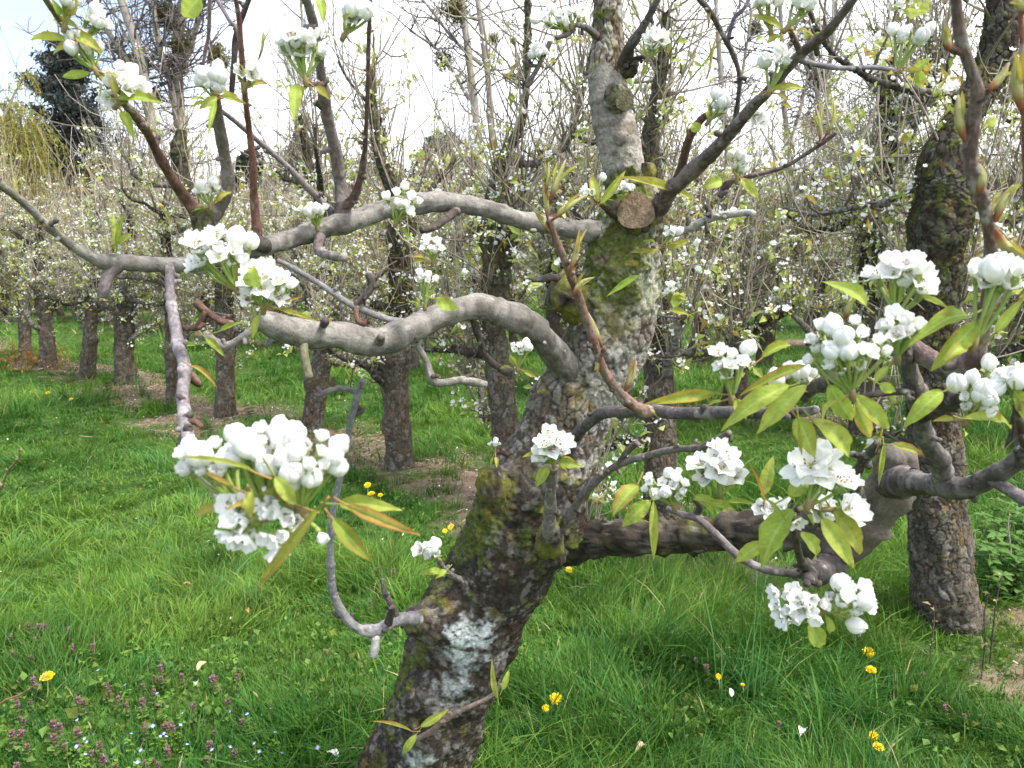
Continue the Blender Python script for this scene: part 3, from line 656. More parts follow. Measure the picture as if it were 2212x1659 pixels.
# ------------------------------------------------------------------ tall trees beyond the orchard
def tall_tree(label, Y, trunks, seed, base, fine=170, bark=((.20, .18, .16), (.34, .31, .28))):
    loc = np.array(base); e = empty('bare_tree', loc); tag(e, label, 'tree', 'tall bare trees beyond the orchard')
    r = np.random.default_rng(seed); tw = MB()
    for i, pts in enumerate(trunks):
        P, R = px_path([(a, b, Y + dy, w_) for a, b, w_, dy in pts])
        m = MB(); P2, R2 = smooth_path(P, R, .25); V, D, s, th, Q, T = tube(P2, R2, 12)
        p = V.reshape(-1, 3); disp = (fbm(p * np.array((6, 6, 2)), seed, 3) - .5) * .05
        c = lerp(bark[0], bark[1], fbm(p * np.array((5, 5, 1.2)), seed + 1, 3)); c = lerp(c, (.26, .24, .09), sstep(.5, .7, fbm(p * 1.1, seed + 2, 3)) * .6)
        capped((p + D.reshape(-1, 3) * disp[:, None]).reshape(V.shape), Q, c, m, T)
        _child(m, 'trunk' if i == 0 else 'limb', M_LIMB, e, loc, True)
        for k in range(int(fine * min(1.0, .4 + R.max() * 2) / len(trunks)) + 3):
            j = r.integers(int(len(P2) * .25), len(P2)); az = r.random() * 6.28
            pp = gnarl(r, P2[j], np.array((math.cos(az), math.sin(az), r.uniform(0, .9))), r.uniform(.8, 3.2), 7, .22, .25)
            thin_tube(tw, pp, np.linspace(.035, .010, 8), 3, (.15, .13, .12))
            for q_ in range(5):
                jj = r.integers(1, 7); ee = gnarl(r, pp[jj], rand_dirs(r, 1, .3)[0], r.uniform(.4, 1.3), 4, .25, .1); thin_tube(tw, ee, np.linspace(.014, .007, 5), 3, (.15, .12, .12))
    tag(_child(tw, 'twigs', M_TWIG, e, loc, True), kind='stuff')
def gpt(px, Y): q_ = at(px, 700, Y); return (q_[0], q_[1], 0)
tall_tree('tall bare tree with leaning paired stems left of the thick grey stem', 23, [
    [(345, 640, 24, 0), (338, 420, 22, 0), (322, 220, 20, 0), (305, 140, 19, 0), (285, 65, 18, 0), (258, -10, 17, 0), (240, -90, 15, 0)],
    [(335, 300, 15, 0), (300, 180, 14, .3), (268, 123, 13, .5), (225, 55, 12, .6), (188, -10, 11, .6), (160, -80, 9, .6)]], 1, gpt(345, 23))
tall_tree('tall bare tree with thick straight grey stem and mistletoe at upper left', 24, [
    [(402, 640, 26, 0), (396, 420, 25, 0), (390, 278, 24, 0), (383, 150, 23, 0), (386, 60, 22, 0), (400, -20, 20, 0), (410, -90, 16, 0)],
    [(388, 300, 15, 0), (372, 200, 14, -.4), (340, 80, 12, -.6), (330, -20, 10, -.6)],
    [(392, 150, 13, 0), (415, 90, 12, .3), (432, 20, 10, .5), (440, -60, 9, .5)]], 2, gpt(402, 24))
tall_tree('tall bare double stemmed tree left of the central trunk against white sky', 25, [
    [(1044, 640, 20, 0), (1040, 420, 18, 0), (1033, 300, 17, 0), (1021, 190, 16, 0), (1006, 67, 15, 0), (994, -20, 14, 0), (985, -90, 12, 0)],
    [(1070, 640, 17, 0), (1068, 430, 16, 0), (1064, 300, 15, 0), (1049, 117, 13, 0), (1031, -10, 12, 0), (1025, -80, 10, 0)],
    [(1014, 215, 9, 0), (985, 165, 8, -.3), (962, 128, 7, -.5), (938, 100, 5, -.6), (885, 66, 4, -.8)],
    [(1040, 140, 9, 0), (1000, 105, 8, .3), (965, 67, 7, .5), (935, 25, 6, .6), (905, -10, 5, .6)]], 3, gpt(1050, 25), 70)
tall_tree('pale bare tree just right of the upper trunk', 30, [[(1580, 600, 16, 0), (1572, 350, 13, 0), (1556, 150, 11, 0), (1546, 0, 9, 0), (1540, -80, 7, 0)], [(1570, 330, 8, 0), (1600, 180, 7, 0), (1625, 20, 5, 0)]], 4, gpt(1580, 30), 110)
tall_tree('pale bare tree with mistletoe between the right hand branches', 31, [[(1705, 600, 17, 0), (1703, 350, 14, 0), (1692, 200, 11, 0), (1688, 60, 9, 0), (1680, -40, 8, 0)], [(1703, 320, 8, 0), (1740, 190, 7, 0), (1760, 40, 5, 0)]], 5, gpt(1705, 31), 110)
tall_tree('pale bare tree dotted with mistletoe left of the dark pollard head', 32, [[(1795, 600, 16, 0), (1798, 350, 14, 0), (1790, 200, 11, 0), (1800, 60, 9, 0), (1812, -40, 8, 0)], [(1796, 330, 9, 0), (1765, 200, 8, 0), (1745, 60, 6, 0)]], 6, gpt(1795, 32), 110)
tall_tree('slim bare tree behind the arching upper limb', 28, [[(640, 600, 13, 0), (650, 400, 11, 0), (640, 250, 9, 0), (655, 120, 7, 0), (650, 0, 5, 0)]], 7, gpt(640, 28), 50)

def mistletoe(label, px, py, Y, rp, seed, yel=0):
    r = np.random.default_rng(seed); c = at(px, py, Y); R = rp * mpp(px, py, Y); m = MB(); lf = MB()
    e = empty('mistletoe', c); tag(e, label, 'mistletoe', 'mistletoe balls in the bare trees')
    D = rand_dirs(r, 130, 0); 
    for d in D:
        L = R * r.uniform(.6, 1.05); pp = gnarl(r, c, d, L, 3, .3, -.1); thin_tube(m, pp, R * .022, 3, (.12, .125, .05))
        k = 11; b = pp[r.integers(1, 4, k)] + r.normal(0, R * .10, (k, 3))
        quick_leaves(lf, b, r, R * .17, 0, ((.075, .085, .022), (.17, .17, .05)) if not yel else ((.20, .19, .03), (.34, .30, .05)), .2)
    _child(m, 'stems', M_TWIG, e, c, True); tag(_child(lf, 'leaves', M_NEEDLE, e, c, False), kind='stuff')
for i, (lab, px, py, Y, rp, yl) in enumerate([
    ('big dark mistletoe ball at the top left of the double stemmed tree', 983, 18, 25, 38, 0), ('mistletoe ball on the low left limb of the double stemmed tree', 958, 128, 25.4, 27, 0),
    ('small bare mistletoe tuft right of the double stemmed tree', 1066, 84, 25, 17, 0), ('large mistletoe ball at the top of the thick straight stem', 362, 35, 24, 42, 0),
    ('mistletoe ball halfway up the thick straight stem', 392, 95, 23.6, 30, 0), ('mistletoe ball right of the thick straight stem behind red shoots', 470, 125, 24.5, 36, 0),
    ('mistletoe clump low on the leaning paired stems', 335, 205, 23.4, 18, 0), ('small mistletoe ball left of the long diagonal branch', 1633, 62, 31, 20, 0),
    ('yellowing mistletoe ball beside the long diagonal branch', 1776, 76, 32, 23, 1), ('round mistletoe tangle above the horizontal twig', 1775, 170, 32, 32, 0), ('yellow green mistletoe mass below the horizontal twig', 1762, 268, 32, 34, 1)]):
    mistletoe(lab, px, py, Y, rp, 40 + i, yl)

def leafy(name, label, cat, px, base_h, Y, blobs, seed, colr, ls, dens, group=None, droop=0.):
    """a crown of many small leaf faces: blobs = (px, py, radius px, dY)"""
    r = np.random.default_rng(seed); g0 = gpt(px, Y); e = empty(name, g0); tag(e, label, cat, group)
    t = MB(); top = at(blobs[0][0], blobs[0][1], Y); thin_tube(t, np.array([(g0[0], g0[1], -.1), ((g0[0] + top[0]) / 2 + .05, Y, top[2] * .5), top]), (.16, .11, .03), 7, (.12, .10, .08))
    lf = MB()
    for (a, b, rp, dy) in blobs:
        c = at(a, b, Y + dy); R = rp * mpp(a, b, Y)
        for k in range(4): 
            ee = gnarl(r, c - (0, 0, R * .9), rand_dirs(r, 1, 1.2)[0], R * 1.5, 4, .3, .1); thin_tube(t, ee, np.linspace(.04, .012, 5), 4, (.12, .10, .08))
        n = int(dens * rp * rp / 100); d = rand_dirs(r, n, 0); rad = R * r.random(n) ** .45
        p = c + d * rad[:, None] * np.array((1, 1, 1.1)); p = p[fbm(p * 1.9 / max(ls * 6, .3), seed, 3) > .44]
        quick_leaves(lf, p, r, ls, -droop if droop else .2, colr, .3 if not droop else .14)
    _child(t, 'trunk', M_LIMB, e, g0, True); tag(_child(lf, 'leaves', M_NEEDLE, e, g0, False), kind='stuff')
r = np.random.default_rng(8)
def willow(label, px, Y, seed):
    r = np.random.default_rng(seed); g0 = np.array(gpt(px, Y)); e = empty('willow_tree', g0); tag(e, label, 'tree')
    t = MB(); thin_tube(t, np.array([g0, g0 + (0, 0, 3.2), g0 + (.2, 0, 6.)]), (.35, .28, .16), 9, (.14, .12, .09)); tw = MB(); lf = MB()
    for k in range(34):
        pp = gnarl(r, g0 + (r.normal(0, .9), r.normal(0, .9), r.uniform(1.5, 4.2)), np.array((r.normal(0, .8), r.normal(0, .8), 1.1)), r.uniform(1.0, 2.3), 6, .2, .3); thin_tube(t, pp, np.linspace(.08, .02, 7), 5, (.15, .13, .09))
        for q_ in range(16):
            b0 = pp[r.integers(2, 7)] + r.normal(0, .12, 3); H_ = r.uniform(1.2, 4.5); out = np.array((r.normal(0, .5), r.normal(0, .5), 0)); tt = np.linspace(0, 1, 8)
            P_ = b0 + out * np.sqrt(tt)[:, None] * 1.3 + np.array((0, 0, 1.)) * (.5 * np.sin(tt * 2.2) - H_ * tt ** 1.6)[:, None] + r.normal(0, .03, (8, 3)); P_[:, 2] = np.maximum(P_[:, 2], .4)
            thin_tube(tw, P_, np.linspace(.012, .005, 8), 3, (.30, .26, .07))
            n = 75; s_ = r.random(n) * 7; b = np.stack([np.interp(s_, range(8), P_[:, a_]) for a_ in range(3)], 1) + r.normal(0, .035, (n, 3))
            quick_leaves(lf, b, r, .11, -1.6, ((.20, .21, .055), (.37, .36, .12)), .13)
    _child(t, 'trunk', M_LIMB, e, g0, True); tag(_child(tw, 'twigs', M_TWIG, e, g0, True), kind='stuff'); tag(_child(lf, 'leaves', M_LEAF, e, g0, False), kind='stuff')
willow('yellow green willow with hanging veils of young leaf at the left edge', -10, 21, 3)
EV = ((.045, .06, .045), (.09, .115, .08))
leafy('evergreen_tree', 'dark evergreen behind blossom left of the central trunk', 'tree', 965, 0, 27, [(965, 318, 30, 0), (955, 350, 48, 0), (980, 385, 55, .4), (930, 400, 50, 0), (965, 440, 60, 0), (1000, 350, 26, 0)], 5, EV, .16, 260, 'dark evergreens beyond the orchard')
leafy('evergreen_tree', 'low dark evergreen behind the hooked centre shoot', 'tree', 645, 0, 28, [(650, 325, 24, 0), (645, 360, 38, 0), (620, 395, 45, 0), (680, 400, 44, 0), (645, 440, 55, 0)], 6, EV, .16, 260, 'dark evergreens beyond the orchard')
leafy('evergreen_tree', 'dark evergreen clump between the centre shoot and upper limb bend', 'tree', 780, 0, 29, [(800, 370, 30, 0), (770, 390, 40, 0), (840, 395, 42, 0), (800, 435, 60, 0)], 7, EV, .16, 220, 'dark evergreens beyond the orchard')
leafy('evergreen_tree', 'dim evergreen bush behind the red upright shoot', 'tree', 545, 0, 28, [(545, 365, 34, 0), (520, 400, 44, 0), (575, 400, 44, 0), (540, 440, 56, 0)], 9, EV, .16, 220, 'dark evergreens beyond the orchard')
leafy('ivy_bush', 'olive ivy covered stump beneath the dark fir on the left', 'bush', 220, 0, 20, [(222, 375, 30, 0), (215, 420, 42, 0), (240, 440, 36, 0), (222, 470, 46, 0)], 10, ((.09, .10, .02), (.20, .19, .045)), .12, 240)
# dark fir: drooping tiers of needle sprays
def fir(label, px, Y, top, bot, halfw, seed):
    r = np.random.default_rng(seed); g0 = gpt(px, Y); e = empty('fir_tree', g0); tag(e, label, 'tree')
    zt = at(px, top, Y)[2]; zb = at(px, bot, Y)[2]; W = halfw * mpp(px, 300, Y)
    t = MB(); thin_tube(t, np.array([(g0[0], Y, -.1), (g0[0], Y, zt * .5), (g0[0], Y, zt)]), (.2, .14, .02), 8, (.10, .08, .065))
    lf = MB()
    for k in range(135):
        u = r.random() ** .7; z = zt - u * (zt - zb); L = W * (.25 + .85 * u) * r.uniform(.5, 1.1); az = r.random() * 6.28
        d = np.array((math.cos(az), math.sin(az), 0)); P = [np.array((g0[0], Y, z)) + d * L * s_ + np.array((0, 0, 1)) * L * (-.35 * s_ + .28 * s_ * s_ * s_) for s_ in np.linspace(0, 1, 6)]
        P = np.array(P); thin_tube(t, P, np.linspace(.03, .008, 6), 3, (.09, .07, .06))
        n = 130; s_ = r.random(n) ** .7; b = np.stack([np.interp(s_ * 5, range(6), P[:, q_]) for q_ in range(3)], 1) + r.normal(0, 1, (n, 3)) * np.array((.10, .10, .05)) * L * .8 - np.array((0, 0, 1)) * (r.random(n) * .22)[:, None]
        quick_leaves(lf, b, r, .17, -.5, ((.045, .065, .06), (.10, .125, .11)), .16)
    _child(t, 'trunk', M_LIMB, e, g0, True); tag(_child(lf, 'needles', M_NEEDLE, e, g0, False), kind='stuff')
fir('dark blue green fir with drooping tiers at upper left', 182, 25, 45, 400, 140, 5)
def bare_bush(label, px, Y, base_py, n, H, seed):
    r = np.random.default_rng(seed); g0 = gpt(px, Y); e = empty('bare_bush', g0); tag(e, label, 'bush', 'bare bushes beyond the orchard'); m = MB(); tw = MB()
    for k in range(n):
        pp = gnarl(r, np.array(g0) + (r.normal(0, .3), r.normal(0, .3), 0), np.array((r.normal(0, .5), r.normal(0, .3), 1)), H * r.uniform(.6, 1.05), 8, .14, .15)
        thin_tube(m, pp, np.linspace(.035, .008, 9), 4, (.16, .14, .13))
        for q_ in range(9):
            j = r.integers(3, 9); ee = gnarl(r, pp[j], nrm(pp[j] - pp[j - 1]) + r.normal(0, .45, 3), r.uniform(.5, 1.5), 4, .2, .15); thin_tube(tw, ee, np.linspace(.012, .005, 5), 3, (.17, .15, .15))
    _child(m, 'stems', M_TWIG, e, g0, True); tag(_child(tw, 'twigs', M_TWIG, e, g0, True), kind='stuff')
bare_bush('wide bare grey bush fanning out behind the willow and fir', 120, 28, 500, 34, 9.5, 3)
bare_bush('bare twiggy bush behind the blossoms right of the dark evergreen', 1240, 30, 500, 22, 6.5, 4)
bare_bush('hazy bare bush beyond the orchard at far right', 1960, 32, 500, 26, 6.5, 5)
bare_bush('bare bush behind the white gap right of centre', 1500, 33, 500, 24, 7, 6)
bare_bush('bare bush behind the slim bare tree', 720, 33, 500, 22, 6, 7)

# ------------------------------------------------------------------ the near pear tree
tp = [(765, 1955, 1.67, 300), (800, 1880, 1.67, 250), (895, 1659, 1.66, 204), (955, 1500, 1.65, 202), (1022, 1350, 1.65, 200), (1093, 1200, 1.64, 196), (1160, 1050, 1.64, 196), (1228, 900, 1.64, 178), (1290, 780, 1.63, 176), (1338, 660, 1.62, 166), (1355, 560, 1.62, 160), (1364, 480, 1.62, 140), (1366, 425, 1.62, 100), (1352, 380, 1.62, 82), (1337, 310, 1.62, 84), (1318, 225, 1.62, 84), (1311, 150, 1.62, 78), (1315, 60, 1.62, 62), (1312, -20, 1.62, 56), (1306, -160, 1.62, 50)]
P, R = px_path(tp); P[0, 2] = -.06
TL = np.array((P[1, 0], P[1, 1], 0.))
tree = empty('pear_tree', TL); tag(tree, 'leaning mossy pear tree in the foreground bearing big white blossom clusters on bare limbs', 'tree')
def part(mb, name, mats=M_LIMB, parent=None, smooth=True): return _child(mb, name, mats, parent or tree, TL, smooth)
def zpy(py, Y=1.6): return at(1106, py, Y)[2]
ZM0, ZM1 = zpy(655), zpy(470)
def moss_f(p, d):
    z = p[:, 2]
    up = sstep(ZM0 - .05, ZM0 + .05, z) * (1 - sstep(zpy(400), zpy(385), z)) * (1.0 - .45 * sstep(.1, .6, d[:, 0]))
    lft = sstep(.3, .85, -d[:, 0]) * .48 * sstep(zpy(900), zpy(750), z) * (1 - sstep(ZM1, ZM1 + .05, z))
    mid = .46 * np.exp(-((z - zpy(1120)) / .11) ** 2) + .5 * sstep(.3, .8, -d[:, 0]) * (1 - sstep(zpy(1100), zpy(950), z))
    neck = .6 * np.exp(-((z - zpy(385)) / .035) ** 2) + .45 * sstep(zpy(120), zpy(40), z) * (d[:, 0] < .3)
    return np.clip(np.maximum(np.maximum(up, lft), np.maximum(mid, neck)), .02, 1) * (1 - .75 * sstep(zpy(1290), zpy(1400), z)* (d[:, 0] > -.5))
def smooth_f(p):
    z = p[:, 2] + (fbm(p * 22, 5, 3) - .5) * .10
    return sstep(zpy(395), zpy(375), z) * (1 - .92 * sstep(zpy(165), zpy(145), z))
t = MB(); TZ = P[:, 2]; TX = P[:, 0]
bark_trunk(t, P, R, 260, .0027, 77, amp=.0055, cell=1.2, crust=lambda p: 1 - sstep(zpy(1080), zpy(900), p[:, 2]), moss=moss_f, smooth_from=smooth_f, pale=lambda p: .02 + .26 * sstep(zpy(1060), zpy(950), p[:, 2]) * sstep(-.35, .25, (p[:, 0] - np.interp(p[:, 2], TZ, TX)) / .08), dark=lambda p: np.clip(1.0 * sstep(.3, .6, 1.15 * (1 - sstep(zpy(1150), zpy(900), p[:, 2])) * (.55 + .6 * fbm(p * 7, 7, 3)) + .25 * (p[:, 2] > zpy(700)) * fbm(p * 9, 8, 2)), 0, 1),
    knots=[(at(925, 1335, 1.56), .06, .05), (at(1270, 655, 1.56), .05, .012), (at(1230, 1160, 1.58), .06, .03), (at(1340, 290, 1.57), .03, .012), (at(1060, 1060, 1.58), .05, .02), (at(1175, 1290, 1.6), .05, .012), (at(1420, 470, 1.6), .04, .015), (at(880, 1480, 1.6), .05, .012)],
    lichen=[(at(1022, 1362, 1.55), .052, (.50, .53, .53), .9), (at(1000, 1425, 1.55), .055, (.33, .38, .375), .85), (at(985, 1480, 1.55), .04, (.28, .31, .30), .7), (at(905, 1640, 1.55), .05, (.34, .385, .375), .8), (at(1048, 1330, 1.56), .022, (.5, .52, .52), .9), (at(1080, 1420, 1.58), .03, (.36, .33, .33), .6),
            (at(1260, 860, 1.55), .045, (.36, .28, .06), .45), (at(1325, 700, 1.55), .05, (.30, .28, .10), .35), (at(965, 1530, 1.55), .04, (.30, .27, .265), .5), (at(1330, 850, 1.56), .10, (.50, .47, .44), .55), (at(1400, 640, 1.57), .05, (.36, .37, .28), .6), (at(1395, 560, 1.57), .04, (.34, .36, .25), .6)])
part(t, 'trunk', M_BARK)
# sawn knot, ringed eyes and stubs on the trunk
def stub(pts, pal=DARK_C, mossy=.5, seed=1, name='branch_stub', rough=2.0, face=None):
    m = MB(); Q_, R_ = branch(m, pts, pal, seed, None, mossy, False, rough)
    if face is not None:
        a = nrm(Q_[-1] - Q_[-4]); B = basis(a); k = 28; th = np.arange(k) / k * 6.2832; rad = R_[-1] * 1.02; V = [Q_[-1] + a * R_[-1] * .45]; C = [np.array(face) * .45]
        for f in (.3, .6, .85, 1.0):
            V += list(Q_[-1] + a * R_[-1] * (.46 - .06 * f) + (np.cos(th)[:, None] * B[:, 0] + np.sin(th)[:, None] * B[:, 1]) * rad * f * (1 + .06 * np.sin(3 * th + seed))[:, None]); C += [np.array(face) * (.65 + .5 * rng.random()) for _ in range(k)]
        T_ = [[0, 1 + i, 1 + (i + 1) % k] for i in range(k)]; Q4 = [[1 + a_ * k + i, 1 + (a_ + 1) * k + i, 1 + (a_ + 1) * k + (i + 1) % k, 1 + a_ * k + (i + 1) % k] for a_ in range(3) for i in range(k)]
        m.add(V, Q4, T_, C)
    return part(m, name, M_BARK)
stub([(1366, 462, 1.62, 110), (1370, 458, 1.555, 96), (1371, 456, 1.535, 76)], DARK_C, .8, 3, face=(.20, .145, .10))
stub([(1322, 208, 1.62, 60), (1338, 212, 1.575, 56), (1346, 214, 1.56, 46)], ((.08, .075, .045), (.19, .175, .12)), .4, 4, face=(.15, .135, .085))
stub([(1335, 300, 1.62, 40), (1345, 303, 1.578, 34), (1350, 304, 1.572, 20)], ((.17, .14, .12), (.30, .27, .23)), 0, 5)
stub([(1270, 655, 1.6, 110), (1225, 640, 1.58, 84), (1196, 622, 1.57, 62)], DARK_C, 1.0, 6)
stub([(1100, 1090, 1.6, 90), (1065, 1050, 1.56, 66), (1050, 1015, 1.55, 52)], DARK_C, .95, 7)
stub([(985, 1345, 1.62, 120), (930, 1338, 1.57, 86), (905, 1336, 1.53, 58), (893, 1335, 1.50, 40)], ((.06, .048, .038), (.16, .138, .12)), .6, 8, rough=2.6)
stub([(1385, 390, 1.62, 60), (1398, 372, 1.6, 40), (1400, 355, 1.6, 26)], DARK_C, .8, 9)
stub([(1340, 150, 1.62, 50), (1358, 150, 1.60, 40), (1364, 135, 1.6, 30)], DARK_C, .7, 10)

def br_(pts, pal=LIMB_C, mossy=0., tip=None, name='branch', rough=1.0, seed=None, parent=None):
    m = MB(); br_.n += 1; sd_ = seed or 200 + br_.n * 7; P, R = branch(m, pts, pal, sd_, None, mossy, False, rough, tip)
    r = np.random.default_rng(sd_); T_ = frames(P)[0]; Ls = np.linalg.norm(P[-1] - P[0])
    if name != 'branch_stub':            # fruiting spurs, bud scars and knobs that belong to the branch
        for q_ in range(int(Ls * (16 if R.max() > .012 else 22)) + 1):
            i = r.integers(2, max(3, len(P) - 2)); d = nrm(np.cross(T_[i], r.normal(size=3))) + T_[i] * r.uniform(0, .6); rr = min(R[i] * .55, r.uniform(.0022, .0052)); L_ = r.uniform(.6, 3.2) * rr + R[i] * .15
            b0 = P[i] + nrm(d) * R[i] * .8; pp = gnarl(r, b0, d, L_ + rr, 4, .3, .1)
            branch(m, [(*a_, w_) for a_, w_ in zip(pp, np.array((1.5, 1.1, .95, 1.15, .7)) * rr)], DARK_C if r.random() < .5 else pal, sd_ + q_ + 500, 8, .15, True, 1.5)
    return part(m, name, M_LIMB, parent)
br_.n = 0
# upper left limb and what grows on it
L1 = br_([(1345, 505, 1.62, 92), (1306, 503, 1.60, 54), (1280, 500, 1.592, 45), (1240, 497, 1.58, 40), (1150, 480, 1.54, 37), (1050, 452, 1.5, 38), (960, 438, 1.47, 44), (900, 442, 1.44, 46), (830, 455, 1.41, 42), (760, 476, 1.38, 42), (680, 502, 1.35, 40), (610, 522, 1.31, 40), (560, 532, 1.28, 42), (480, 557, 1.26, 38), (400, 572, 1.24, 33), (320, 572, 1.22, 31), (250, 567, 1.2, 34), (215, 565, 1.18, 30), (160, 535, 1.15, 19), (90, 475, 1.1, 17), (40, 430, 1.06, 16), (-10, 392, 1.02, 15), (-70, 345, .98, 13)], ((.20, .18, .16), (.345, .32, .29)))
br_([(572, 530, 1.28, 36), (566, 527, 1.255, 34), (564, 526, 1.245, 30)], DARK_C, name='branch_stub', parent=L1)
br_([(245, 570, 1.2, 36), (232, 592, 1.19, 30), (226, 620, 1.18, 22), (221, 640, 1.18, 17)], ((.14, .11, .11), (.25, .21, .21)), name='branch_stub', parent=L1)
LV = br_([(470, 562, 1.26, 34), (445, 510, 1.27, 46), (440, 478, 1.27, 48), (425, 455, 1.26, 30), (405, 430, 1.25, 24), (370, 380, 1.22, 22), (330, 310, 1.17, 20), (300, 262, 1.12, 19), (240, 190, 1.06, 17), (190, 128, 1.0, 15), (140, 60, .96, 14), (92, -12, .92, 12)], SHOOT_C, tip=(.15, .13, .04))
br_([(440, 482, 1.27, 42), (470, 452, 1.27, 32), (487, 425, 1.26, 27), (493, 388, 1.25, 27), (483, 320, 1.22, 26), (472, 252, 1.18, 24), (467, 215, 1.15, 17), (464, 190, 1.13, 12)], ((.20, .165, .15), (.31, .27, .25)))
br_([(448, 500, 1.265, 52), (440, 470, 1.262, 50), (444, 448, 1.262, 30)], DARK_C, .9, name='branch_stub', parent=LV, rough=2)
LS = br_([(365, 575, 1.22, 22), (368, 610, 1.19, 19), (372, 660, 1.13, 22), (385, 735, 1.03, 25), (398, 800, .94, 28), (393, 858, .87, 26), (404, 920, .79, 27), (415, 985, .73, 23), (455, 1050, .67, 20), (505, 1105, .63, 17), (545, 1130, .60, 14)], ((.24, .20, .21), (.40, .36, .37)))
br_([(404, 915, .79, 18), (420, 912, .785, 15), (436, 922, .78, 12)], SHOOT_C, name='branch_stub', parent=LS)
br_([(398, 800, .94, 20), (415, 815, .93, 22), (432, 832, .92, 12)], SHOOT_C, name='branch_stub', parent=LS)
br_([(556, 512, 1.28, 22), (549, 440, 1.26, 16), (546, 350, 1.22, 15), (539, 280, 1.19, 13), (528, 195, 1.15, 12), (522, 120, 1.11, 12), (517, 50, 1.08, 11), (507, -12, 1.05, 9)], ((.13, .055, .045), (.24, .12, .095)))
br_([(524, 110, 1.12, 11), (512, 62, 1.12, 10), (497, 45, 1.12, 9), (465, -8, 1.12, 8)], ((.16, .13, .14), (.28, .24, .26)), name='twig')
br_([(500, 205, 1.16, 11), (506, 130, 1.15, 13), (513, 67, 1.14, 13), (540, -10, 1.12, 12)], DARK_C, name='twig')
br_([(437, 150, 1.12, 7), (445, 105, 1.11, 8), (451, 70, 1.1, 8), (453, -8, 1.08, 9)], ((.20, .13, .14), (.32, .24, .26)), name='twig')
br_([(728, 468, 1.39, 14), (680, 420, 1.37, 14), (620, 360, 1.33, 12), (545, 293, 1.27, 11), (500, 255, 1.22, 10), (474, 238, 1.18, 10)], ((.19, .16, .165), (.32, .28, .29)), name='twig')
LC = br_([(745, 480, 1.38, 42), (740, 440, 1.37, 36), (734, 395, 1.36, 28), (722, 320, 1.33, 26), (707, 240, 1.29, 24), (695, 170, 1.25, 22), (684, 85, 1.2, 20), (668, 20, 1.16, 20), (650, -25, 1.13, 19)], ((.17, .13, .125), (.27, .22, .215)))
br_([(697, 182, 1.25, 14), (680, 183, 1.2, 11), (664, 176, 1.14, 9)], SHOOT_C, name='twig', parent=LC)
br_([(742, 446, 1.37, 26), (765, 425, 1.35, 17), (785, 350, 1.3, 13), (790, 280, 1.25, 10), (794, 180, 1.2, 9), (797, 80, 1.15, 9), (800, -10, 1.1, 8)], ((.10, .06, .055), (.18, .115, .105)))
br_([(692, 515, 1.34, 24), (690, 542, 1.31, 20), (718, 553, 1.29, 22), (746, 556, 1.27, 20)], ((.16, .12, .115), (.27, .23, .22)), name='branch_stub', parent=L1)
br_([(985, 455, 1.47, 22), (962, 474, 1.44, 17), (940, 490, 1.42, 15), (910, 497, 1.40, 16)], DARK_C, name='branch_stub', parent=L1)
br_([(945, 432, 1.47, 24), (946, 418, 1.465, 20), (950, 412, 1.46, 14)], PALE_C, name='branch_stub', parent=L1)
# lower arching limb
L3 = br_([(1256, 840, 1.61, 112), (1230, 803, 1.585, 76), (1212, 780, 1.56, 64), (1187, 745, 1.52, 60), (1132, 692, 1.45, 58), (1060, 666, 1.39, 56), (990, 670, 1.34, 56), (920, 692, 1.3, 57), (850, 730, 1.26, 62), (790, 741, 1.24, 62), (730, 724, 1.22, 56), (660, 718, 1.19, 66), (612, 712, 1.16, 64), (580, 698, 1.14, 52), (566, 690, 1.13, 38)], ((.20, .18, .16), (.34, .315, .285)), .2)
br_([(930, 684, 1.31, 22), (885, 692, 1.29, 14), (840, 690, 1.28, 14), (762, 660, 1.27, 14), (700, 620, 1.27, 13), (640, 582, 1.27, 12), (600, 562, 1.27, 10)], ((.18, .17, .17), (.33, .31, .31)), name='twig')
br_([(765, 660, 1.27, 15), (790, 638, 1.27, 14), (802, 620, 1.27, 14), (796, 592, 1.27, 15)], DARK_C, name='twig')
br_([(770, 662, 1.27, 14), (772, 690, 1.26, 12), (790, 700, 1.26, 13)], SHOOT_C, name='twig')
br_([(655, 735, 1.18, 22), (657, 765, 1.17, 20), (665, 805, 1.17, 20), (667, 815, 1.17, 17)], ((.17, .16, .09), (.28, .27, .17)), .3, name='branch_stub', parent=L3)
br_([(700, 702, 1.20, 18), (703, 694, 1.165, 16), (704, 692, 1.158, 12)], DARK_C, .6, name='branch_stub', parent=L3)
br_([(822, 735, 1.22, 22), (824, 728, 1.198, 18), (824, 727, 1.19, 12)], LIMB_C, .2, name='branch_stub', parent=L3)
br_([(575, 695, 1.14, 24), (540, 715, 1.13, 18), (500, 742, 1.13, 16), (470, 745, 1.13, 20), (442, 718, 1.13, 18)], ((.22, .19, .17), (.38, .35, .33)), name='twig', rough=2)
br_([(500, 700, 1.15, 14), (470, 690, 1.15, 16), (445, 672, 1.15, 14), (420, 652, 1.15, 16)], SHOOT_C, name='twig', rough=2)
br_([(445, 672, 1.15, 14), (425, 705, 1.15, 16), (395, 708, 1.15, 12)], SHOOT_C, name='twig', rough=2)
# a thin hanging twig under the lower limb
br_([(1020, 690, 1.36, 14), (1035, 730, 1.38, 15), (1050, 770, 1.4, 14), (1085, 800, 1.42, 15), (1108, 808, 1.42, 16)], DARK_C, name='twig')
br_([(900, 745, 1.29, 14), (920, 780, 1.3, 15), (940, 825, 1.3, 17), (1000, 820, 1.32, 18), (1050, 832, 1.34, 16)], ((.22, .20, .17), (.38, .36, .32)), name='twig')
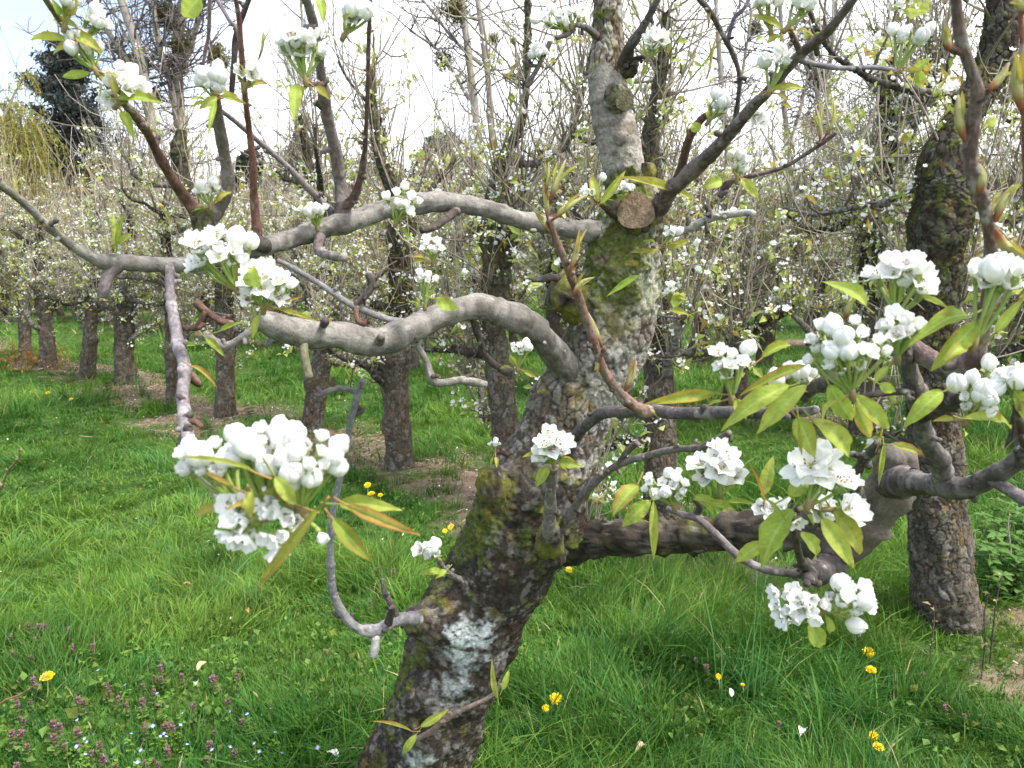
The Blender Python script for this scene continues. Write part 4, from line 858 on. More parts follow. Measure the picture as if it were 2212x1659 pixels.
# low dead spur at left
LD = br_([(900, 1336, 1.5, 28), (885, 1335, 1.48, 29), (850, 1340, 1.46, 25), (815, 1360, 1.44, 28), (775, 1358, 1.42, 23), (742, 1325, 1.4, 20), (720, 1275, 1.38, 18), (713, 1210, 1.36, 16), (716, 1140, 1.34, 14), (728, 1060, 1.32, 15), (745, 975, 1.3, 14), (760, 905, 1.28, 15), (774, 852, 1.26, 15), (784, 820, 1.25, 13)], ((.17, .165, .175), (.34, .33, .345)), rough=1.4)
br_([(812, 1362, 1.44, 24), (812, 1390, 1.43, 19), (807, 1416, 1.43, 18)], PALE_C, name='branch_stub', parent=LD)
br_([(856, 1334, 1.46, 16), (845, 1305, 1.45, 12), (830, 1278, 1.44, 11), (826, 1250, 1.44, 9)], ((.09, .06, .065), (.19, .15, .16)), name='twig', parent=LD)
br_([(835, 1352, 1.45, 22), (845, 1325, 1.43, 15), (848, 1310, 1.42, 11)], DARK_C, name='twig', parent=LD)
br_([(774, 848, 1.26, 13), (745, 838, 1.26, 12), (725, 838, 1.26, 11), (690, 852, 1.26, 11), (682, 850, 1.26, 8)], ((.16, .13, .14), (.30, .26, .27)), name='twig', parent=LD)
br_([(765, 895, 1.28, 10), (782, 888, 1.28, 12), (784, 880, 1.28, 8)], DARK_C, name='twig', parent=LD)
br_([(722, 840, 1.26, 9), (718, 822, 1.26, 8), (722, 815, 1.26, 6)], SHOOT_C, name='twig', parent=LD)
# right side
br_([(1218, 1135, 1.56, 24), (1250, 1082, 1.5, 17), (1290, 1038, 1.44, 17), (1340, 1002, 1.38, 16), (1400, 984, 1.32, 15), (1460, 970, 1.26, 14), (1510, 967, 1.2, 14), (1545, 950, 1.16, 13), (1575, 935, 1.13, 12)], ((.17, .13, .12), (.30, .25, .24)))
br_([(1338, 1003, 1.38, 15), (1352, 978, 1.36, 14), (1376, 957, 1.34, 14)], ((.12, .08, .075), (.22, .17, .16)), name='twig')
br_([(1182, 1190, 1.56, 46), (1184, 1150, 1.47, 30), (1188, 1100, 1.42, 26), (1192, 1045, 1.37, 23), (1195, 1008, 1.34, 25)], ((.17, .145, .13), (.30, .26, .245)))
br_([(1185, 1200, 1.57, 70), (1184, 1168, 1.50, 50), (1184, 1140, 1.475, 40)], DARK_C, .9, name='branch_stub', rough=2.4)
L7 = br_([(1225, 985, 1.58, 34), (1240, 950, 1.5, 27), (1272, 914, 1.43, 25), (1312, 892, 1.37, 26), (1400, 889, 1.27, 26), (1500, 893, 1.17, 27), (1600, 892, 1.08, 26), (1680, 894, 1.02, 24), (1735, 890, .98, 23), (1765, 885, .96, 17)], ((.105, .085, .085), (.20, .17, .17)))
br_([(1655, 896, 1.03, 22), (1690, 875, .98, 22), (1728, 845, .90, 26), (1770, 832, .84, 30), (1800, 815, .79, 24)], ((.07, .05, .055), (.14, .11, .12)), rough=2.2)
L8 = br_([(1415, 893, 1.26, 30), (1385, 885, 1.24, 28), (1345, 858, 1.22, 22), (1300, 790, 1.19, 20), (1268, 690, 1.16, 18), (1238, 610, 1.13, 18), (1215, 550, 1.11, 16), (1198, 510, 1.1, 15), (1187, 475, 1.09, 15)], ((.13, .075, .055), (.235, .15, .12)))
L9 = br_([(1200, 1165, 1.64, 130), (1240, 1168, 1.62, 86), (1300, 1162, 1.58, 74), (1400, 1166, 1.52, 74), (1500, 1160, 1.46, 76), (1600, 1148, 1.4, 80), (1690, 1140, 1.36, 80), (1740, 1156, 1.34, 84), (1795, 1182, 1.33, 82), (1842, 1178, 1.32, 84), (1884, 1122, 1.3, 82), (1912, 1065, 1.28, 78), (1930, 1015, 1.26, 76), (1936, 975, 1.25, 62)], ((.034, .027, .020), (.088, .072, .055)), .55, rough=2.4, tip=(.135, .112, .092))
br_([(1745, 1120, 1.32, 60), (1752, 1108, 1.27, 44), (1756, 1100, 1.25, 38)], ((.22, .18, .165), (.38, .33, .31)), name='branch_stub', parent=L9)
br_([(1785, 1128, 1.29, 44), (1786, 1118, 1.255, 32), (1786, 1116, 1.245, 24)], LIMB_C, name='branch_stub', parent=L9)
br_([(1795, 1215, 1.32, 60), (1770, 1235, 1.22, 46), (1752, 1238, 1.12, 34), (1748, 1245, 1.03, 24), (1744, 1262, .95, 16)], ((.05, .04, .04), (.11, .09, .09)), .2, rough=2)
br_([(1925, 1040, 1.27, 70), (1955, 1040, 1.2, 60), (1992, 1046, 1.14, 48), (2030, 1050, 1.1, 46), (2075, 1058, 1.06, 50), (2110, 1048, 1.04, 44), (2160, 1020, 1.0, 42), (2215, 985, .97, 41), (2290, 930, .92, 40)], ((.085, .07, .065), (.19, .165, .16)))
br_([(2145, 1035, 1.01, 30), (2180, 1060, .99, 27), (2235, 1092, .96, 26)], ((.15, .12, .12), (.27, .23, .23)), name='twig')
LB = br_([(2035, 1052, 1.1, 44), (2030, 1005, 1.07, 40), (2010, 960, 1.04, 38), (1993, 920, 1.01, 37), (1986, 880, .98, 40), (1975, 840, .95, 36), (1958, 795, .92, 34), (1950, 740, .88, 26)], ((.11, .095, .09), (.25, .225, .215)))
br_([(1990, 895, .98, 34), (2020, 882, .95, 40), (2050, 872, .92, 42), (2072, 862, .88, 30), (2088, 852, .86, 18)], ((.05, .04, .04), (.11, .085, .085)), name='branch', rough=2)
br_([(1985, 850, .95, 18), (1950, 846, .93, 15), (1900, 850, .91, 14), (1862, 858, .9, 12)], DARK_C, name='twig')
LCc = br_([(1985, 862, .96, 40), (1960, 790, .93, 36), (1968, 752, .91, 38), (2000, 770, .9, 44), (2050, 795, .88, 48), (2095, 785, .86, 44), (2117, 735, .84, 33), (2130, 680, .82, 29), (2139, 610, .80, 26), (2138, 520, .78, 26), (2120, 435, .76, 27), (2100, 370, .75, 29), (2096, 320, .745, 29), (2104, 245, .73, 29), (2110, 195, .72, 26), (2085, 118, .71, 24), (2071, 50, .70, 25), (2064, -25, .69, 24)], ((.10, .065, .055), (.20, .15, .135)))
br_([(2103, 212, .73, 20), (2122, 207, .725, 18), (2136, 195, .72, 14)], SHOOT_C, name='twig', parent=LCc)
br_([(2078, 112, .71, 20), (2055, 105, .705, 17), (2042, 95, .70, 12)], SHOOT_C, name='twig', parent=LCc)
br_([(1858, 1120, 1.3, 26), (1855, 1075, 1.24, 24), (1846, 1035, 1.2, 20), (1862, 1000, 1.17, 20), (1882, 975, 1.14, 20), (1896, 955, 1.12, 15)], ((.06, .045, .04), (.13, .105, .10)), rough=2)
br_([(1440, 1098, 1.15, 11), (1475, 1112, 1.13, 14), (1510, 1122, 1.12, 16), (1550, 1158, 1.1, 17), (1600, 1204, 1.08, 18), (1650, 1228, 1.06, 17), (1710, 1238, 1.05, 18), (1748, 1240, 1.06, 26)], ((.12, .09, .09), (.24, .20, .20)))
br_([(1750, 1240, 1.04, 26), (1728, 1205, 1.0, 17), (1715, 1150, .95, 15), (1705, 1110, .9, 14), (1715, 1092, .87, 12)], DARK_C)
br_([(1500, 1118, 1.13, 15), (1512, 1095, 1.12, 13), (1502, 1080, 1.11, 12)], DARK_C, name='twig')
br_([(2222, 985, .97, 22), (2208, 930, .93, 17), (2200, 880, .89, 15), (2197, 850, .86, 13)], ((.08, .045, .04), (.16, .09, .08)), name='twig')
br_([(2222, 470, .62, 16), (2216, 380, .61, 15), (2212, 230, .6, 13), (2207, 100, .6, 12), (2204, -15, .6, 11)], ((.15, .055, .035), (.28, .12, .08)))
# upper right
L12 = br_([(1395, 470, 1.6, 60), (1425, 448, 1.55, 42), (1450, 410, 1.5, 37), (1500, 368, 1.44, 34), (1560, 308, 1.37, 29), (1620, 236, 1.29, 25), (1654, 203, 1.25, 22), (1690, 160, 1.21, 21), (1731, 117, 1.17, 22), (1788, 65, 1.12, 20), (1850, -12, 1.06, 18)], ((.105, .07, .065), (.20, .155, .145)))
br_([(1462, 395, 1.48, 26), (1474, 358, 1.46, 20), (1490, 300, 1.43, 18), (1512, 262, 1.4, 16), (1537, 243, 1.37, 14)], SHOOT_C)
br_([(1588, 275, 1.34, 10), (1594, 215, 1.33, 10), (1597, 165, 1.32, 11), (1585, 120, 1.31, 11), (1571, 93, 1.3, 12), (1537, 30, 1.28, 12), (1505, -8, 1.26, 11)], DARK_C, name='twig')
br_([(1571, 90, 1.3, 10), (1585, 42, 1.29, 9), (1606, 20, 1.28, 8), (1620, -5, 1.28, 7)], ((.11, .09, .13), (.22, .19, .25)), name='twig')
br_([(1594, 168, 1.32, 9), (1612, 170, 1.31, 8)], DARK_C, name='twig')
br_([(1731, 117, 1.17, 17), (1718, 88, 1.15, 13), (1705, 62, 1.13, 11)], ((.07, .04, .04), (.14, .09, .085)), name='twig')
br_([(1728, 128, 1.17, 14), (1760, 138, 1.18, 11), (1820, 147, 1.19, 10), (1880, 145, 1.2, 10), (1924, 149, 1.2, 11), (1938, 155, 1.2, 9)], ((.13, .12, .14), (.28, .265, .29)), name='twig')
br_([(1405, 512, 1.6, 34), (1440, 504, 1.58, 22), (1474, 498, 1.57, 17), (1541, 470, 1.54, 17), (1614, 459, 1.5, 15), (1628, 464, 1.49, 11)], PALE_C)
br_([(1535, 472, 1.54, 12), (1530, 455, 1.54, 13), (1527, 444, 1.54, 10)], DARK_C, name='twig')
br_([(1525, 478, 1.54, 10), (1526, 500, 1.54, 8), (1524, 512, 1.54, 6)], DARK_C, name='twig')
br_([(1556, 425, 1.45, 12), (1565, 408, 1.45, 18), (1578, 392, 1.44, 16), (1600, 385, 1.43, 10), (1687, 363, 1.4, 9), (1740, 333, 1.38, 9), (1774, 311, 1.36, 9), (1806, 288, 1.35, 8)], ((.09, .06, .06), (.18, .13, .13)), name='twig')
br_([(1345, 140, 1.62, 34), (1356, 120, 1.58, 28), (1364, 98, 1.55, 23), (1388, 60, 1.52, 17), (1420, 0, 1.48, 14), (1432, -25, 1.46, 13)], ((.08, .065, .06), (.22, .195, .19)))
br_([(1356, 145, 1.6, 18), (1372, 130, 1.58, 13), (1392, 124, 1.55, 11)], DARK_C, name='twig')
br_([(1290, 78, 1.6, 18), (1270, 62, 1.58, 14), (1250, 55, 1.56, 11), (1230, 57, 1.55, 8)], ((.12, .10, .10), (.26, .23, .23)), name='twig')
br_([(1240, 62, 1.55, 12), (1222, 75, 1.54, 12), (1200, 82, 1.53, 10)], DARK_C, name='twig')
br_([(1188, 92, 1.53, 11), (1175, 120, 1.53, 10), (1160, 150, 1.53, 11), (1138, 188, 1.53, 10)], DARK_C, name='twig')
br_([(1165, 142, 1.53, 8), (1145, 140, 1.53, 9), (1128, 130, 1.53, 8)], DARK_C, name='twig')
br_([(1015, 1258, 1.6, 18), (985, 1248, 1.56, 13), (962, 1234, 1.52, 13), (947, 1208, 1.49, 12)], LIMB_C, name='twig')
br_([(1105, 985, 1.6, 14), (1085, 978, 1.57, 11), (1070, 975, 1.55, 10)], SHOOT_C, name='twig')
br_([(1082, 1478, 1.44, 8), (1058, 1505, 1.45, 9), (1010, 1528, 1.46, 10), (960, 1555, 1.48, 12), (930, 1580, 1.5, 12), (890, 1600, 1.53, 12)], ((.22, .15, .12), (.36, .27, .23)), name='twig')
br_([(1370, 500, 1.6, 20), (1330, 470, 1.55, 14), (1292, 432, 1.5, 13), (1270, 418, 1.48, 10)], DARK_C, .5, name='twig')
br_([(1232, 605, 1.58, 26), (1195, 600, 1.55, 16), (1165, 604, 1.53, 13), (1150, 606, 1.52, 8)], DARK_C, .3, name='twig')

# ------------------------------------------------------------------ blossom clusters of the near tree
def disc_pts(n, seed):
    r = np.random.default_rng(seed); k = np.arange(n); rad = np.sqrt((k + .45) / n); a = k * 2.39996 + r.random() * 6.28
    return np.stack([rad * np.cos(a), rad * np.sin(a)], 1) + r.normal(0, .07, (n, 2)), r
def cluster(px, py, Y, rx, ry, n, fs, op, base, seed, single=False, nl=3, by=None, leaflen=60):
    """px,py centre; rx,ry half extents; fs flower radius px; op (lo, hi) openness; base pixel where the stalks meet"""
    k = mpp(px, py, Y); C = at(px, py, Y); Bp = at(base[0], base[1], Y if by is None else by)
    pts, r = disc_pts(n, seed); cv = nrm(CAMP - C); ux = nrm(np.cross(np.array((0, 0, 1.)), cv)); uy = np.cross(cv, ux)
    m = MB(); items = []
    small = fs < 13
    for i, (a, b) in enumerate(pts):
        q_ = a * a + b * b
        Fp = C + (ux * a * (rx - fs * .6) + uy * b * (ry - fs * .6)) * k + cv * (1 - q_) * min(rx, ry) * .75 * k + cv * r.normal(0, .2) * fs * k
        o = r.uniform(*op); ax = nrm(nrm(Fp - Bp) * .8 + cv * .55 + np.array((0, 0, .15)) + r.normal(0, .28, 3))
        rad = fs * k * r.uniform(.85, 1.12) * (.86 if o < .18 else (1.0 if o < .5 else 1.2))
        Ff = Fp - ax * rad * .7
        mid = (Bp + Ff) / 2 + (Ff - Bp) * 0 + np.array((0, 0, -.1)) * np.linalg.norm(Ff - Bp) + r.normal(0, .04, 3) * np.linalg.norm(Ff - Bp)
        t_ = np.linspace(0, 1, 6)[:, None]; pp = (1 - t_) ** 2 * Bp + 2 * t_ * (1 - t_) * mid + t_ ** 2 * (Ff - ax * rad * .25)
        thin_tube(m, pp, np.linspace(.0012, .0016, 6) * min(1.3, max(.8, fs * k / .009)), 6, lerp((.30, .36, .10), (.22, .31, .06), r.random()), 1)
        items.append((Ff, ax, rad, o, seed * 100 + i))
    thin_tube(m, np.array([Bp - nrm(C - Bp) * .008, Bp, Bp + nrm(C - Bp) * .008]), np.array((.0030, .0034, .002)) * min(1.1, max(.8, fs * k / .010)), 7, (.24, .19, .08), 1)
    for j in range(nl):
        a = r.random() * 6.28; d = nrm(ux * math.cos(a) * 1.2 + uy * (math.sin(a) * .8 - .15) + cv * r.normal(0, .5) + nrm(C - Bp) * .25)
        L = leaflen * k * r.uniform(.7, 1.15); s0 = Bp + d * .012
        petiole(m, Bp, s0, .0010, (.40, .24, .10), 1)
        leaf(m, s0, s0 + d * L, L * r.uniform(.3, .5), seed * 10 + j, red=r.uniform(.05, .8), curl=r.uniform(.0, .45), fold=r.uniform(.2, .9), face=r.uniform(.1, .7), m=3, nu=8, tone=r.uniform(.3, .9))
    if single:
        o_ = part(m, 'blossom_cluster', FM)
        for it in items:
            f = MB(); flower(f, *it[:4], it[4]); part(f, 'flower_bud' if it[3] < .18 else 'flower', FM, o_)
    else:
        for it in items: flower(m, *it[:4], it[4], lo=small)
        part(m, 'blossom_cluster', FM)
S = True; B_ = (.05, .26); H_ = (.12, .5); O_ = (.5, .95); MX = (.08, .7)
CL = [
 (452, 990, .60, 84, 62, 11, 32, (.1, .5), (520, 1090), S, 1), (560, 958, .58, 92, 60, 14, 29, (.05, .42), (575, 1090), S, 1), (662, 990, .57, 98, 76, 16, 29, (.05, .4), (650, 1100), S, 1),
 (512, 1140, .58, 48, 84, 7, 34, (.28, .62), (570, 1120), S, 0), (600, 1128, .57, 62, 90, 10, 31, (.25, .62), (640, 1110), S, 0), (702, 1166, .57, 29, 27, 1, 29, (.22, .26), (655, 1110), S, 0),
 (478, 535, .95, 82, 55, 12, 25, (.1, .8), (510, 625), S, 1), (420, 575, .95, 24, 26, 1, 25, (.5, .7), (500, 620), S, 0), (575, 610, .95, 72, 55, 9, 26, (.2, .85), (570, 665), S, 1), (520, 642, .95, 26, 24, 1, 22, (.5, .8), (545, 650), S, 0),
 (1950, 580, .76, 76, 56, 8, 36, (.15, .8), (1935, 680), S, 1), (1995, 618, .77, 46, 26, 2, 30, (.6, .9), (1940, 680), S, 0), (2155, 590, .70, 78, 48, 6, 38, (.1, .5), (2105, 740), S, 1),
 (1825, 745, .70, 100, 72, 19, 25, (.05, .38), (1840, 845), S, 1), (1935, 705, .74, 58, 52, 8, 29, (.1, .5), (1938, 770), S, 1),
 (1575, 780, .86, 62, 46, 7, 23, MX, (1580, 860), S, 1), (1705, 808, .86, 64, 32, 7, 24, H_, (1700, 870), False, 1), (2108, 850, .82, 54, 56, 9, 23, B_, (2090, 905), False, 2), (2130, 790, .83, 22, 22, 1, 22, (.1, .2), (2105, 880), False, 0), (2195, 812, .8, 46, 36, 4, 27, H_, (2200, 870), False, 1),
 (1445, 1045, .97, 66, 46, 13, 18, (.05, .42), (1455, 1092), S, 0), (1555, 998, .97, 66, 56, 8, 28, (.55, .9), (1555, 1070), S, 2), (1760, 1000, .82, 60, 44, 4, 42, (.6, .95), (1745, 1090), S, 0), (1815, 1030, .83, 44, 40, 2, 42, (.6, .9), (1750, 1090), S, 0),
 (1845, 1095, .86, 36, 32, 2, 34, O_, (1790, 1100), False, 0), (1670, 1098, .9, 42, 22, 3, 25, O_, (1705, 1110), False, 1), (1722, 1130, .9, 16, 16, 1, 18, O_, (1712, 1105), False, 0), (1780, 1095, .9, 46, 20, 3, 28, O_, (1740, 1100), False, 1),
 (1722, 1310, .84, 68, 54, 13, 24, MX, (1755, 1300), S, 1), (1838, 1290, .84, 62, 56, 11, 26, (.1, .55), (1780, 1320), S, 1), (1845, 1345, .84, 20, 20, 1, 22, (.1, .2), (1790, 1318), False, 0),
 (1190, 958, 1.3, 50, 44, 7, 25, (.45, .85), (1195, 1003), False, 2), (927, 1187, 1.45, 37, 28, 6, 17, (.1, .6), (947, 1206), False, 1), (1067, 957, 1.54, 16, 12, 6, 7, B_, (1069, 975), False, 2),
 (865, 432, 1.28, 52, 42, 10, 19, (.14, .48), (855, 480), False, 1), (935, 530, 1.3, 32, 24, 8, 12, MX, (935, 565), False, 2), (920, 600, 1.22, 34, 20, 6, 14, H_, (918, 660), False, 0), (1122, 752, 1.4, 34, 20, 7, 13, (.0, .4), (1118, 795), False, 3),
 (680, 455, 1.32, 36, 24, 7, 14, (.0, .35), (685, 490), False, 2), (452, 408, 1.24, 38, 24, 7, 15, H_, (455, 445), False, 2), (462, 170, 1.1, 44, 34, 7, 20, (.0, .3), (463, 215), False, 3), (545, 152, 1.12, 36, 30, 5, 17, (.2, .7), (530, 190), False, 2), (650, 88, .98, 76, 42, 10, 27, (.15, .7), (660, 172), False, 2), (775, 22, .98, 46, 34, 6, 24, (.1, .7), (745, 75), False, 2),
 (178, 98, .96, 46, 32, 7, 18, B_, (205, 150), False, 2), (262, 165, 1.02, 44, 34, 6, 22, MX, (258, 212), False, 2), (285, 190, 1.0, 42, 30, 5, 22, MX, (255, 225), False, 2), (237, 215, 1.02, 24, 24, 2, 22, O_, (250, 205), False, 1), (210, 40, .96, 36, 28, 5, 19, H_, (165, 90), False, 3), (150, 0, .94, 34, 22, 5, 18, B_, (140, 55), False, 3),
 (1345, 405, 1.52, 30, 18, 5, 14, (.2, .8), (1335, 435), False, 2), (1268, 415, 1.48, 24, 16, 4, 14, MX, (1285, 430), False, 3), (1558, 220, 1.34, 34, 30, 6, 17, (.05, .4), (1530, 262), False, 2), (1598, 347, 1.4, 32, 28, 6, 15, (.05, .45), (1592, 388), False, 2), (1640, 255, 1.42, 28, 20, 3, 17, O_, (1620, 240), False, 2),
 (1682, 125, 1.18, 48, 26, 6, 18, B_, (1662, 195), False, 2), (1655, 0, 1.12, 40, 22, 5, 18, B_, (1665, 68), False, 2), (1740, 5, 1.1, 36, 22, 4, 22, H_, (1700, 60), False, 2), (1968, 72, 1.2, 52, 32, 7, 17, B_, (1940, 152), False, 3), (1416, 85, 1.5, 34, 32, 7, 18, (.1, .7), (1400, 125), False, 2),
 (1190, 40, 1.54, 48, 26, 8, 16, MX, (1222, 62), False, 3), (1240, 25, 1.54, 24, 20, 3, 15, MX, (1235, 55), False, 1), (1160, 112, 1.53, 24, 20, 5, 12, B_, (1170, 138), False, 2), (1450, 500, 1.5, 24, 16, 5, 11, MX, (1430, 530), False, 3), (1448, 622, 1.52, 16, 18, 3, 12, O_, (1445, 645), False, 2), (1300, 385, 1.5, 10, 10, 1, 10, B_, (1290, 410), False, 0),
]
for i, c in enumerate(CL):
    px, py, Y, rx, ry, n, fs, op, base, sg, nl = c
    cluster(px, py, Y, rx, ry, n, fs, op, base, 1000 + i * 3, sg, nl, leaflen=42 / Y)
# ------------------------------------------------------------------ the leaves that show singly
LV_ = [ # base px, tip px, Y, width px, red, curl, fold
 ((752, 1092), (907, 1156), .56, 42, .8, .12, .9), ((735, 1088), (865, 1100), .60, 46, .25, .25, .35), ((720, 1122), (802, 1214), .56, 46, .55, .1, .5), ((690, 1095), (552, 1272), .53, 40, .45, .1, .9), ((592, 1028), (642, 1092), .54, 40, .2, .2, .3), ((543, 1055), (540, 1122), .54, 34, .7, .4, .6), ((545, 1015), (382, 985), .53, 20, .4, .1, 1.0), ((505, 1052), (440, 1020), .54, 16, 1.2, .2, 1.0), ((655, 1095), (570, 1060), .56, 14, .9, .2, 1.0),
 ((1872, 662), (1782, 606), .74, 42, .15, .3, .3), ((2092, 682), (1968, 738), .72, 52, .2, .28, .3), ((2112, 695), (2010, 802), .70, 58, .3, .12, .5), ((2150, 720), (2215, 640), .68, 30, .2, .1, .6),
 ((1705, 832), (1556, 928), .78, 56, .15, .25, .35), ((1742, 832), (1632, 938), .76, 54, .2, .15, .3), ((1740, 790), (1598, 852), .80, 34, .9, .12, .8), ((1790, 830), (1842, 912), .78, 54, .15, .2, .3), ((1848, 852), (1922, 930), .80, 46, .2, .2, .3), ((1846, 868), (1882, 948), .81, 42, .8, .15, .5), ((1722, 900), (1760, 990), .80, 56, .35, .1, .2), ((1755, 905), (1842, 990), .79, 56, .15, .3, .3), ((1725, 905), (1732, 985), .78, 20, .2, .1, 1.0), ((2035, 845), (1952, 922), .80, 52, .15, .25, .4), ((2080, 905), (2192, 922), .80, 40, .3, .2, .5), ((1645, 772), (1712, 742), .82, 34, .35, .3, .6), ((1545, 850), (1392, 872), .86, 36, .9, .2, .6), ((1590, 862), (1612, 905), .86, 34, .4, .2, .3), ((1900, 830), (1935, 846), .82, 30, .1, .2, .3), ((2190, 840), (2215, 905), .79, 44, .3, .1, .2), ((1990, 640), (2050, 665), .75, 18, .2, .1, .5),
 ((1378, 1048), (1322, 1114), .95, 50, .75, .2, .35), ((1405, 1082), (1344, 1138), .95, 46, .15, .2, .3), ((1412, 1082), (1412, 1212), .94, 30, .25, .12, .9), ((1500, 1070), (1545, 1112), .96, 40, .1, .25, .3), ((1530, 1085), (1590, 1102), .95, 26, .15, .1, .8), ((1650, 1068), (1670, 985), .93, 38, .2, .1, .25), ((1560, 1085), (1640, 1092), .94, 18, .2, .1, 1.0), ((1712, 1098), (1642, 1228), .84, 76, .1, .18, .3), ((1650, 1172), (1588, 1214), .9, 42, .1, .15, .3), ((1728, 1150), (1762, 1212), .95, 46, .05, .2, .3), ((1775, 1118), (1845, 1228), .85, 52, .15, .15, .4), ((1798, 1100), (1862, 1200), .86, 56, .4, .2, .35), ((1660, 1080), (1700, 1130), .83, 16, .1, .1, 1.0), ((1705, 1070), (1750, 1040), .84, 44, .1, .3, .3), ((1650, 1090), (1620, 1000), .9, 14, 1.2, .1, 1.0), ((1750, 1345), (1772, 1402), .88, 50, .05, .2, .25), ((1785, 1330), (1795, 1370), .86, 24, .1, .2, .4), ((1815, 1325), (1850, 1322), .84, 26, .2, .1, .3),
 ((1928, 960), (2002, 988), 1.08, 26, .9, .2, .6), ((1910, 960), (1898, 1050), 1.08, 18, .2, .1, 1.0), ((1900, 955), (1918, 880), 1.1, 8, 1.2, 0, 1.0),
 ((1205, 1000), (1258, 1008), 1.3, 30, .15, .2, .3), ((1185, 1005), (1158, 1052), 1.3, 32, .15, .2, .3), ((1178, 985), (1130, 985), 1.32, 24, .5, .2, .5), ((940, 645), (990, 668), 1.22, 36, .05, .2, .2),
 ((435, -8), (396, 38), 1.05, 54, .1, .15, .2), ((640, 180), (636, 262), .98, 36, .1, .1, .4), ((168, 60), (112, 42), .95, 26, .5, .2, .4), ((150, 86), (62, 84), .95, 26, .6, .25, .6), ((165, 78), (220, 110), .95, 36, .7, .25, .4), ((195, 158), (132, 166), .98, 24, .1, .25, .4), ((255, 212), (352, 220), .99, 34, .15, .25, .4), ((262, 240), (290, 300), 1.02, 28, .05, .2, .3), ((482, 205), (528, 222), 1.08, 26, .7, .3, .5), ((465, 215), (450, 290), 1.08, 18, .2, .1, .5), ((470, 212), (430, 235), 1.08, 26, .4, .2, .4), ((690, 0), (700, 48), 1.1, 30, .1, .2, .3),
 ((1500, 432), (1330, 378), 1.5, 28, .45, .15, .6), ((1290, 432), (1278, 375), 1.48, 28, .5, .1, .3), ((1296, 440), (1352, 368), 1.47, 26, .35, .1, .6),
 ((1660, 195), (1742, 190), 1.2, 22, .35, .25, .4), ((1510, 285), (1495, 265), 1.36, 30, .05, .2, .2), ((1560, 390), (1515, 405), 1.38, 34, .05, .2, .3), ((1600, 385), (1640, 430), 1.38, 28, .4, .2, .3), ((1690, 65), (1615, 32), 1.12, 24, .7, .2, .4), ((1985, 150), (1990, 192), 1.19, 30, .1, .1, .3), ((1975, 150), (2010, 125), 1.19, 26, .1, .2, .2), ((1380, 595), (1310, 640), 1.5, 20, .05, .1, .5),
 ((1075, 1510), (1062, 1420), 1.42, 18, .3, .1, .6), ((1085, 1490), (1100, 1445), 1.42, 18, .1, .1, .5), ((908, 1570), (970, 1532), 1.46, 24, .4, .15, .6), ((900, 1585), (870, 1630), 1.46, 26, .1, .3, .8), ((890, 1580), (800, 1556), 1.46, 14, 1.0, .1, 1.0), ((965, 1232), (940, 1250), 1.48, 18, .1, .2, .3), ((955, 1235), (905, 1240), 1.48, 22, .1, .2, .3),
 ((425, 745), (362, 745), 1.1, 18, .1, .1, .6), ((475, 715), (525, 695), 1.1, 16, .1, .1, .6), ((445, 730), (485, 770), 1.1, 22, .15, .2, .5), ((410, 790), (470, 835), .92, 18, 1.0, .3, .8), ((560, 680), (545, 732), .95, 24, .3, .1, .4), ((600, 668), (690, 695), .95, 16, .5, .1, .8), ((600, 660), (655, 640), .95, 10, 1.2, .1, 1.0), ((545, 620), (550, 575), .92, 50, .0, .2, .2),
 ((250, 530), (245, 460), 1.18, 20, .1, .1, .6), ((255, 525), (285, 505), 1.18, 18, .2, .1, .4), ((252, 530), (268, 455), 1.18, 16, .3, .05, .8),
 ((1440, 535), (1490, 520), 1.5, 22, .4, .1, .5), ((1420, 540), (1360, 545), 1.5, 16, .6, .1, .8), ((1455, 665), (1478, 630), 1.5, 34, .05, .2, .2), ((1445, 670), (1490, 680), 1.5, 20, .4, .2, .4), ((1450, 690), (1490, 700), 1.5, 18, .4, .2, .4), ((1150, 790), (1175, 800), 1.4, 24, .2, .2, .4), ((1210, 612), (1155, 625), 1.45, 18, .3, .2, .5),
]
for i, (b, tpx, Y, wd, red, cu, fo) in enumerate(LV_[:100]):
    m = MB(); B0 = at(*b, Y); T0 = at(*tpx, Y + rng.normal(0, .015)); 
    leaf(m, B0, T0, wd * .80 * mpp(*b, Y), 4000 + i, red * .85, cu * 1.3, fo + .18, face=.75, nu=34, tone=.55 + .25 * rng.random() - .1)
    d = nrm(B0 - T0); petiole(m, B0 + d * .014 + rng.normal(0, .003, 3), B0 + nrm(T0 - B0) * .003, .0008, (.42, .27, .10) if red > .3 else (.36, .38, .10))
    part(m, 'leaf', M_LEAF)
